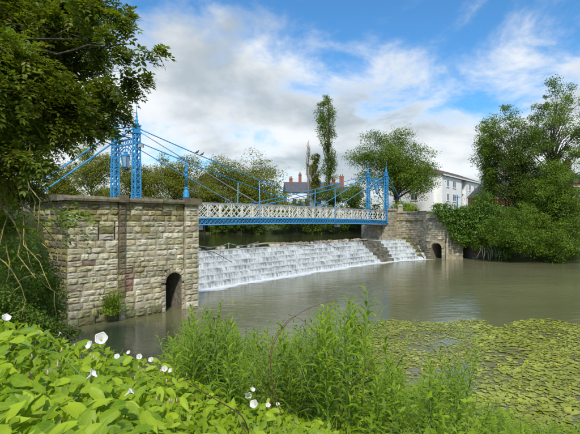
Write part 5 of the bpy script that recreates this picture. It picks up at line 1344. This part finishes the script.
for px, d, tp, w, lab in ((352, 4.2, 287, 1.7, 'tallest willowy shoot with long drooping leaves beside the arching cane'), (361, 4.5, 298, 1.6, 'second tallest willowy shoot right of the arching cane'), (343, 4.0, 301, 1.5, 'willowy shoot under the tip of the arching cane'), (452, 5.0, 334, 1.25, 'lone tall stalk standing out against the lily pads'), (398, 4.4, 322, 1.35, 'willowy shoot leaning over the near edge of the lilies')):
    x = (px - PX0) / F_PX * d; zb = gz(x, d); h = EYE - (tp - HZN) / F_PX * d - zb; t = copy_tree(variants[2]); used.add(2); t.location = (x, d, zb - .03); t.rotation_euler = (0, .06 if px < 390 else .16, px); t.scale = (w, w, h); t['label'] = lab; t['group'] = 'willowherb plants on the bank'
for px, d, tp in ((184, 4.6, 319), (190, 4.2, 309), (196, 4.7, 304), (203, 4.3, 300), (209, 4.8, 305), (215, 4.4, 312), (223, 4.6, 316), (232, 4.3, 319), (178, 4.4, 330), (172, 4.8, 338)):
    x = (px - PX0) / F_PX * d; zb = gz(x, d); h = EYE - (tp - HZN) / F_PX * d - zb; vi = px % 5; t = copy_tree(variants[vi]); used.add(vi); t.location = (x, d, zb - .03); t.rotation_euler = (0, (px % 3 - 1) * .05, px); w = 1.2 + .1 * (px % 3); t.scale = (w, w, h); t['label'] = ('tallest' if tp < 306 else 'tall') + ' leafy willowherb rising in front of the culvert corner of the abutment'; t['group'] = 'willowherb plants on the bank'
for i, v in enumerate(variants):
    if i not in used:
        for ch in list(v.children): bpy.data.objects.remove(ch)
        bpy.data.objects.remove(v)

# bindweed mound, lower left
def leaf_shape(seed):
    r_ = random.Random(seed); K = 7; V, UV = [], []
    cup, bendy, wd = r_.uniform(.10, .26), r_.uniform(.08, .28), r_.uniform(.19, .26)
    for i in range(K):
        f = i / (K - 1); w = wd * math.sin(math.pi * min(1, f * .94 + .06) ** .74) ** 1.15 * (1.0 if f < 1 else 0) + .004; y = f - .06 * math.sin(math.pi * f) * 0; z = -bendy * (f - .3) ** 2
        wv = .02 * math.sin(i * 2.1 + seed)
        for sg, q_ in ((-1, 1), (-.5, .55), (0, 0), (.5, .55), (1, 1)): V.append((sg * w, y - (.05 * abs(sg) if i == 0 else 0), z + cup * abs(sg * w) + wv * abs(sg))); UV.append((sg * w, f))
    Fq = [(i * 5 + j, i * 5 + j + 1, (i + 1) * 5 + j + 1, (i + 1) * 5 + j) for i in range(K - 1) for j in range(4)]
    return np_mesh('leaf', V, Fq, 4, M['bindweed'], True, UV)
LV = [leaf_shape(i) for i in range(8)]
bw_ = thing('bindweed', 'bright green broad-leaved bindweed mound with white trumpets in the lower left', 'plant', (-1.6, 2.0, 3.2))
tpx, tpy_ = [-40, 0, 40, 85, 130, 170, 200, 250, 300, 345, 400], [308, 313, 328, 339, 352, 364, 374, 396, 414, 428, 440]
def mound(px, py):
    top = np.interp(px, tpx, tpy_); f = (py - top) / max(6, 445 - top); dt_ = np.interp(px, [-40, 0, 100, 200, 345], [2.9, 3.0, 3.6, 4.0, 3.4]); db = np.interp(px, [-40, 100, 200, 345], [1.15, 1.3, 1.9, 2.5]); f = min(1, max(0, f)); return dt_ + (db - dt_) * f ** .6
def put_leaf(px, py, dd, sz):
    o = bpy.data.objects.new('leaf', LV[rng.integers(8)]); COL.objects.link(o); o.parent = bw_; o.matrix_parent_inverse = Matrix.Translation(-bw_.location)
    p = at(px, py, mound(px, py) + dd); nrm = Vector((rng.normal() * .75, -.55 + rng.normal() * .6, 1.0)).normalized(); an = rng.uniform(0, 6.28); tip = Vector((math.cos(an), math.sin(an) - .25, rng.uniform(-.5, .55))); tip = (tip - nrm * tip.dot(nrm)).normalized(); sd_ = tip.cross(nrm)
    mt = Matrix((sd_, tip, nrm)).transposed().to_4x4(); mt.translation = p - tip * sz * .5; o.matrix_basis = mt @ Matrix.Diagonal((sz * rng.uniform(.85, 1.2), sz, sz, 1)); return o
n = 0
while n < 300:
    px = rng.uniform(-15, 330); top = np.interp(px, tpx, tpy_); py = top + (450 - top) * rng.random() ** 1.15
    if px > 190 and rng.random() < .6: continue
    put_leaf(px, py, rng.uniform(-.06, .08), rng.uniform(.065, .125) * (1.0 if px < 150 else .8)); n += 1
m = 8000; px = rng.uniform(-40, 345, m); top = np.interp(px, tpx, tpy_); py = top + (456 - top) * rng.random(m) ** 1.05
P = np.array([at(a, c, mound(a, c) + dd_) for a, c, dd_ in zip(px, py, rng.uniform(.0, .45, m))]); P[:, 2] -= rng.uniform(0, .12, m)
N = rng.normal(size=P.shape) * .5 + np.array([0, -.4, 1]); T = rng.normal(size=P.shape) + np.array([0, -.3, -.3]); L = rng.uniform(.045, .10, m); V, Fq = leaves(P, N, T, L, L * .42, .14, .2)
o = bpy.data.objects.new('leaf_fill', np_mesh('leaf_fill', V - np.array(bw_.location), Fq, 4, M['leaf_bright'])); COL.objects.link(o); o.parent = bw_; o['kind'] = 'stuff'
for k in range(46):
    px0 = rng.uniform(-10, 300); py0 = np.interp(px0, tpx, tpy_) + rng.uniform(4, 70); a = at(px0, py0, mound(px0, py0)); e = a + Vector((rng.normal() * .18, rng.normal() * .12, -rng.uniform(.15, .45))); mb = MB(); mb.tube([a, a.lerp(e, .5) + Vector((rng.normal() * .05, rng.normal() * .05, .02)), e], [.0025, .003, .0035], 5); mb.build('stalk', M['rust'] if k % 3 == 0 else M['stem'], bw_, True)
def trumpet(sz):
    mb = MB(); prof_ = [(.04, 0), (.07, .25), (.12, .5), (.22, .74), (.40, .95), (.56, 1.06), (.50, 1.03), (.33, .86), (.17, .66), (.05, .3)]; seg = 20
    for r_, z_ in prof_:
        for k in range(seg): a = 2 * math.pi * k / seg; rr = r_ * (1 + .06 * math.cos(5 * a) * (r_ > .3)); mb.v.append((rr * math.cos(a), rr * math.sin(a), z_ + .05 * math.cos(5 * a) * (r_ > .3)))
    for i in range(len(prof_) - 1):
        for k in range(seg): mb.f.append((i * seg + k, i * seg + (k + 1) % seg, (i + 1) * seg + (k + 1) % seg, (i + 1) * seg + k))
    return mb.mesh('flower', M['white_petal'], True)
TR = trumpet(1)
for px, py, sz, tx, ty in ((102, 340, .085, .3, -.8), (93, 346, .08, -.5, -.7), (6, 320, .07, .4, -.3), (118, 357, .05, .1, -.6), (130, 353, .045, -.2, -.5), (140, 357, .06, .2, -.8), (152, 360, .055, 0, -.7), (165, 369, .06, .2, -.8), (172, 371, .05, -.3, -.6), (90, 376, .07, .7, .1), (128, 393, .06, .8, .3), (248, 396, .075, .2, -.7), (255, 404, .08, -.2, -.8), (252, 390, .06, .3, -.4), (268, 405, .05, .1, -.6), (236, 382, .045, 0, -.6), (277, 404, .045, .3, -.5), (60, 334, .035, .3, .2)):
    o = bpy.data.objects.new('flower', TR); COL.objects.link(o); o.parent = bw_; o.matrix_parent_inverse = Matrix.Translation(-bw_.location); d_ = Vector((tx, ty, .55)).normalized(); sz *= (.85 if py < 345 and px > 90 and px < 110 else .55); mt = d_.to_track_quat('Z', 'Y').to_matrix().to_4x4(); mt.translation = at(px, py, mound(px, py) - .16) - d_ * sz * .5; o.matrix_basis = mt @ Matrix.Scale(sz * 1.15, 4)
for k in range(24):
    px = rng.uniform(20, 190); py = np.interp(px, tpx, tpy_) + rng.uniform(-3, 45); mb = MB(); c = at(px, py, mound(px, py) - .1); mb.lathe(c, [(.001, 0), (.0045, .008), (.005, .015), (.001, .028)], 6); mb.build('bud', M['bud'], bw_, True)
# arching bramble canes
canes = [([(290, 434), (275, 394), (271, 356), (282, 329), (301, 312), (326, 302), (338, 301)], 3.3, 'long dark red bramble cane arching over the middle thicket'),
         ([(343, 430), (335, 382), (326, 348), (305, 322), (288, 314)], 3.5, 'second bramble cane curving back toward the first arch'),
         ([(381, 350), (365, 370), (347, 394), (340, 425)], 3.3, 'straight reddish stem slanting above the willowy shoots'),
         ([(184, 379), (215, 398), (242, 415), (250, 436)], 2.2, 'thin reddish stem rising out of the bindweed beside the white flowers'),
         ([(278, 430), (268, 385), (272, 345), (286, 322), (296, 316)], 3.6, 'thin bramble cane running close inside the long arch')]
for pts_, d, lab in canes:
    pp = [at(x, y, d + .05 * i) for i, (x, y) in enumerate(pts_)]; fine_ = []
    for i in range(len(pp) - 1):
        p0, p1, p2, p3 = pp[max(0, i - 1)], pp[i], pp[i + 1], pp[min(len(pp) - 1, i + 2)]
        for t in (0, .25, .5, .75): fine_.append(.5 * ((2 * p1) + (p2 - p0) * t + (2 * p0 - 5 * p1 + 4 * p2 - p3) * t * t + (3 * p1 - p0 - 3 * p2 + p3) * t ** 3))
    fine_.append(pp[-1]); base = fine_[0]; g0 = gz(base.x, base.y)
    if pts_[0][1] < 360: fine_ = fine_[::-1]; base = fine_[0]; g0 = gz(base.x, base.y)
    if fine_[0].z > fine_[-1].z + .0 and pts_[0][0] == 184: fine_ = fine_[::-1]; base = fine_[0]; g0 = gz(base.x, base.y)
    fine_ = [Vector((base.x, base.y + .05, g0 - .05)), Vector((base.x, base.y + .02, (g0 + base.z) / 2))] + fine_; t = thing('bramble', lab, 'bramble', fine_[0], 'bramble canes'); n = len(fine_); mb = MB(); mb.tube(fine_, [.0042 * (1 - .6 * i / n) for i in range(n)], 6); mb.build('cane', M['rust'], t, True)
    for j in range(5, n, 4):
        o = bpy.data.objects.new('leaf', LV[rng.integers(8)]); COL.objects.link(o); o.parent = t; o.matrix_parent_inverse = Matrix.Translation(-t.location); o.location = fine_[j]; o.rotation_euler = (rng.uniform(-.9, .3), rng.uniform(-.5, .5), rng.uniform(0, 6.28)); k = rng.uniform(.035, .06); o.scale = (k, k, k)
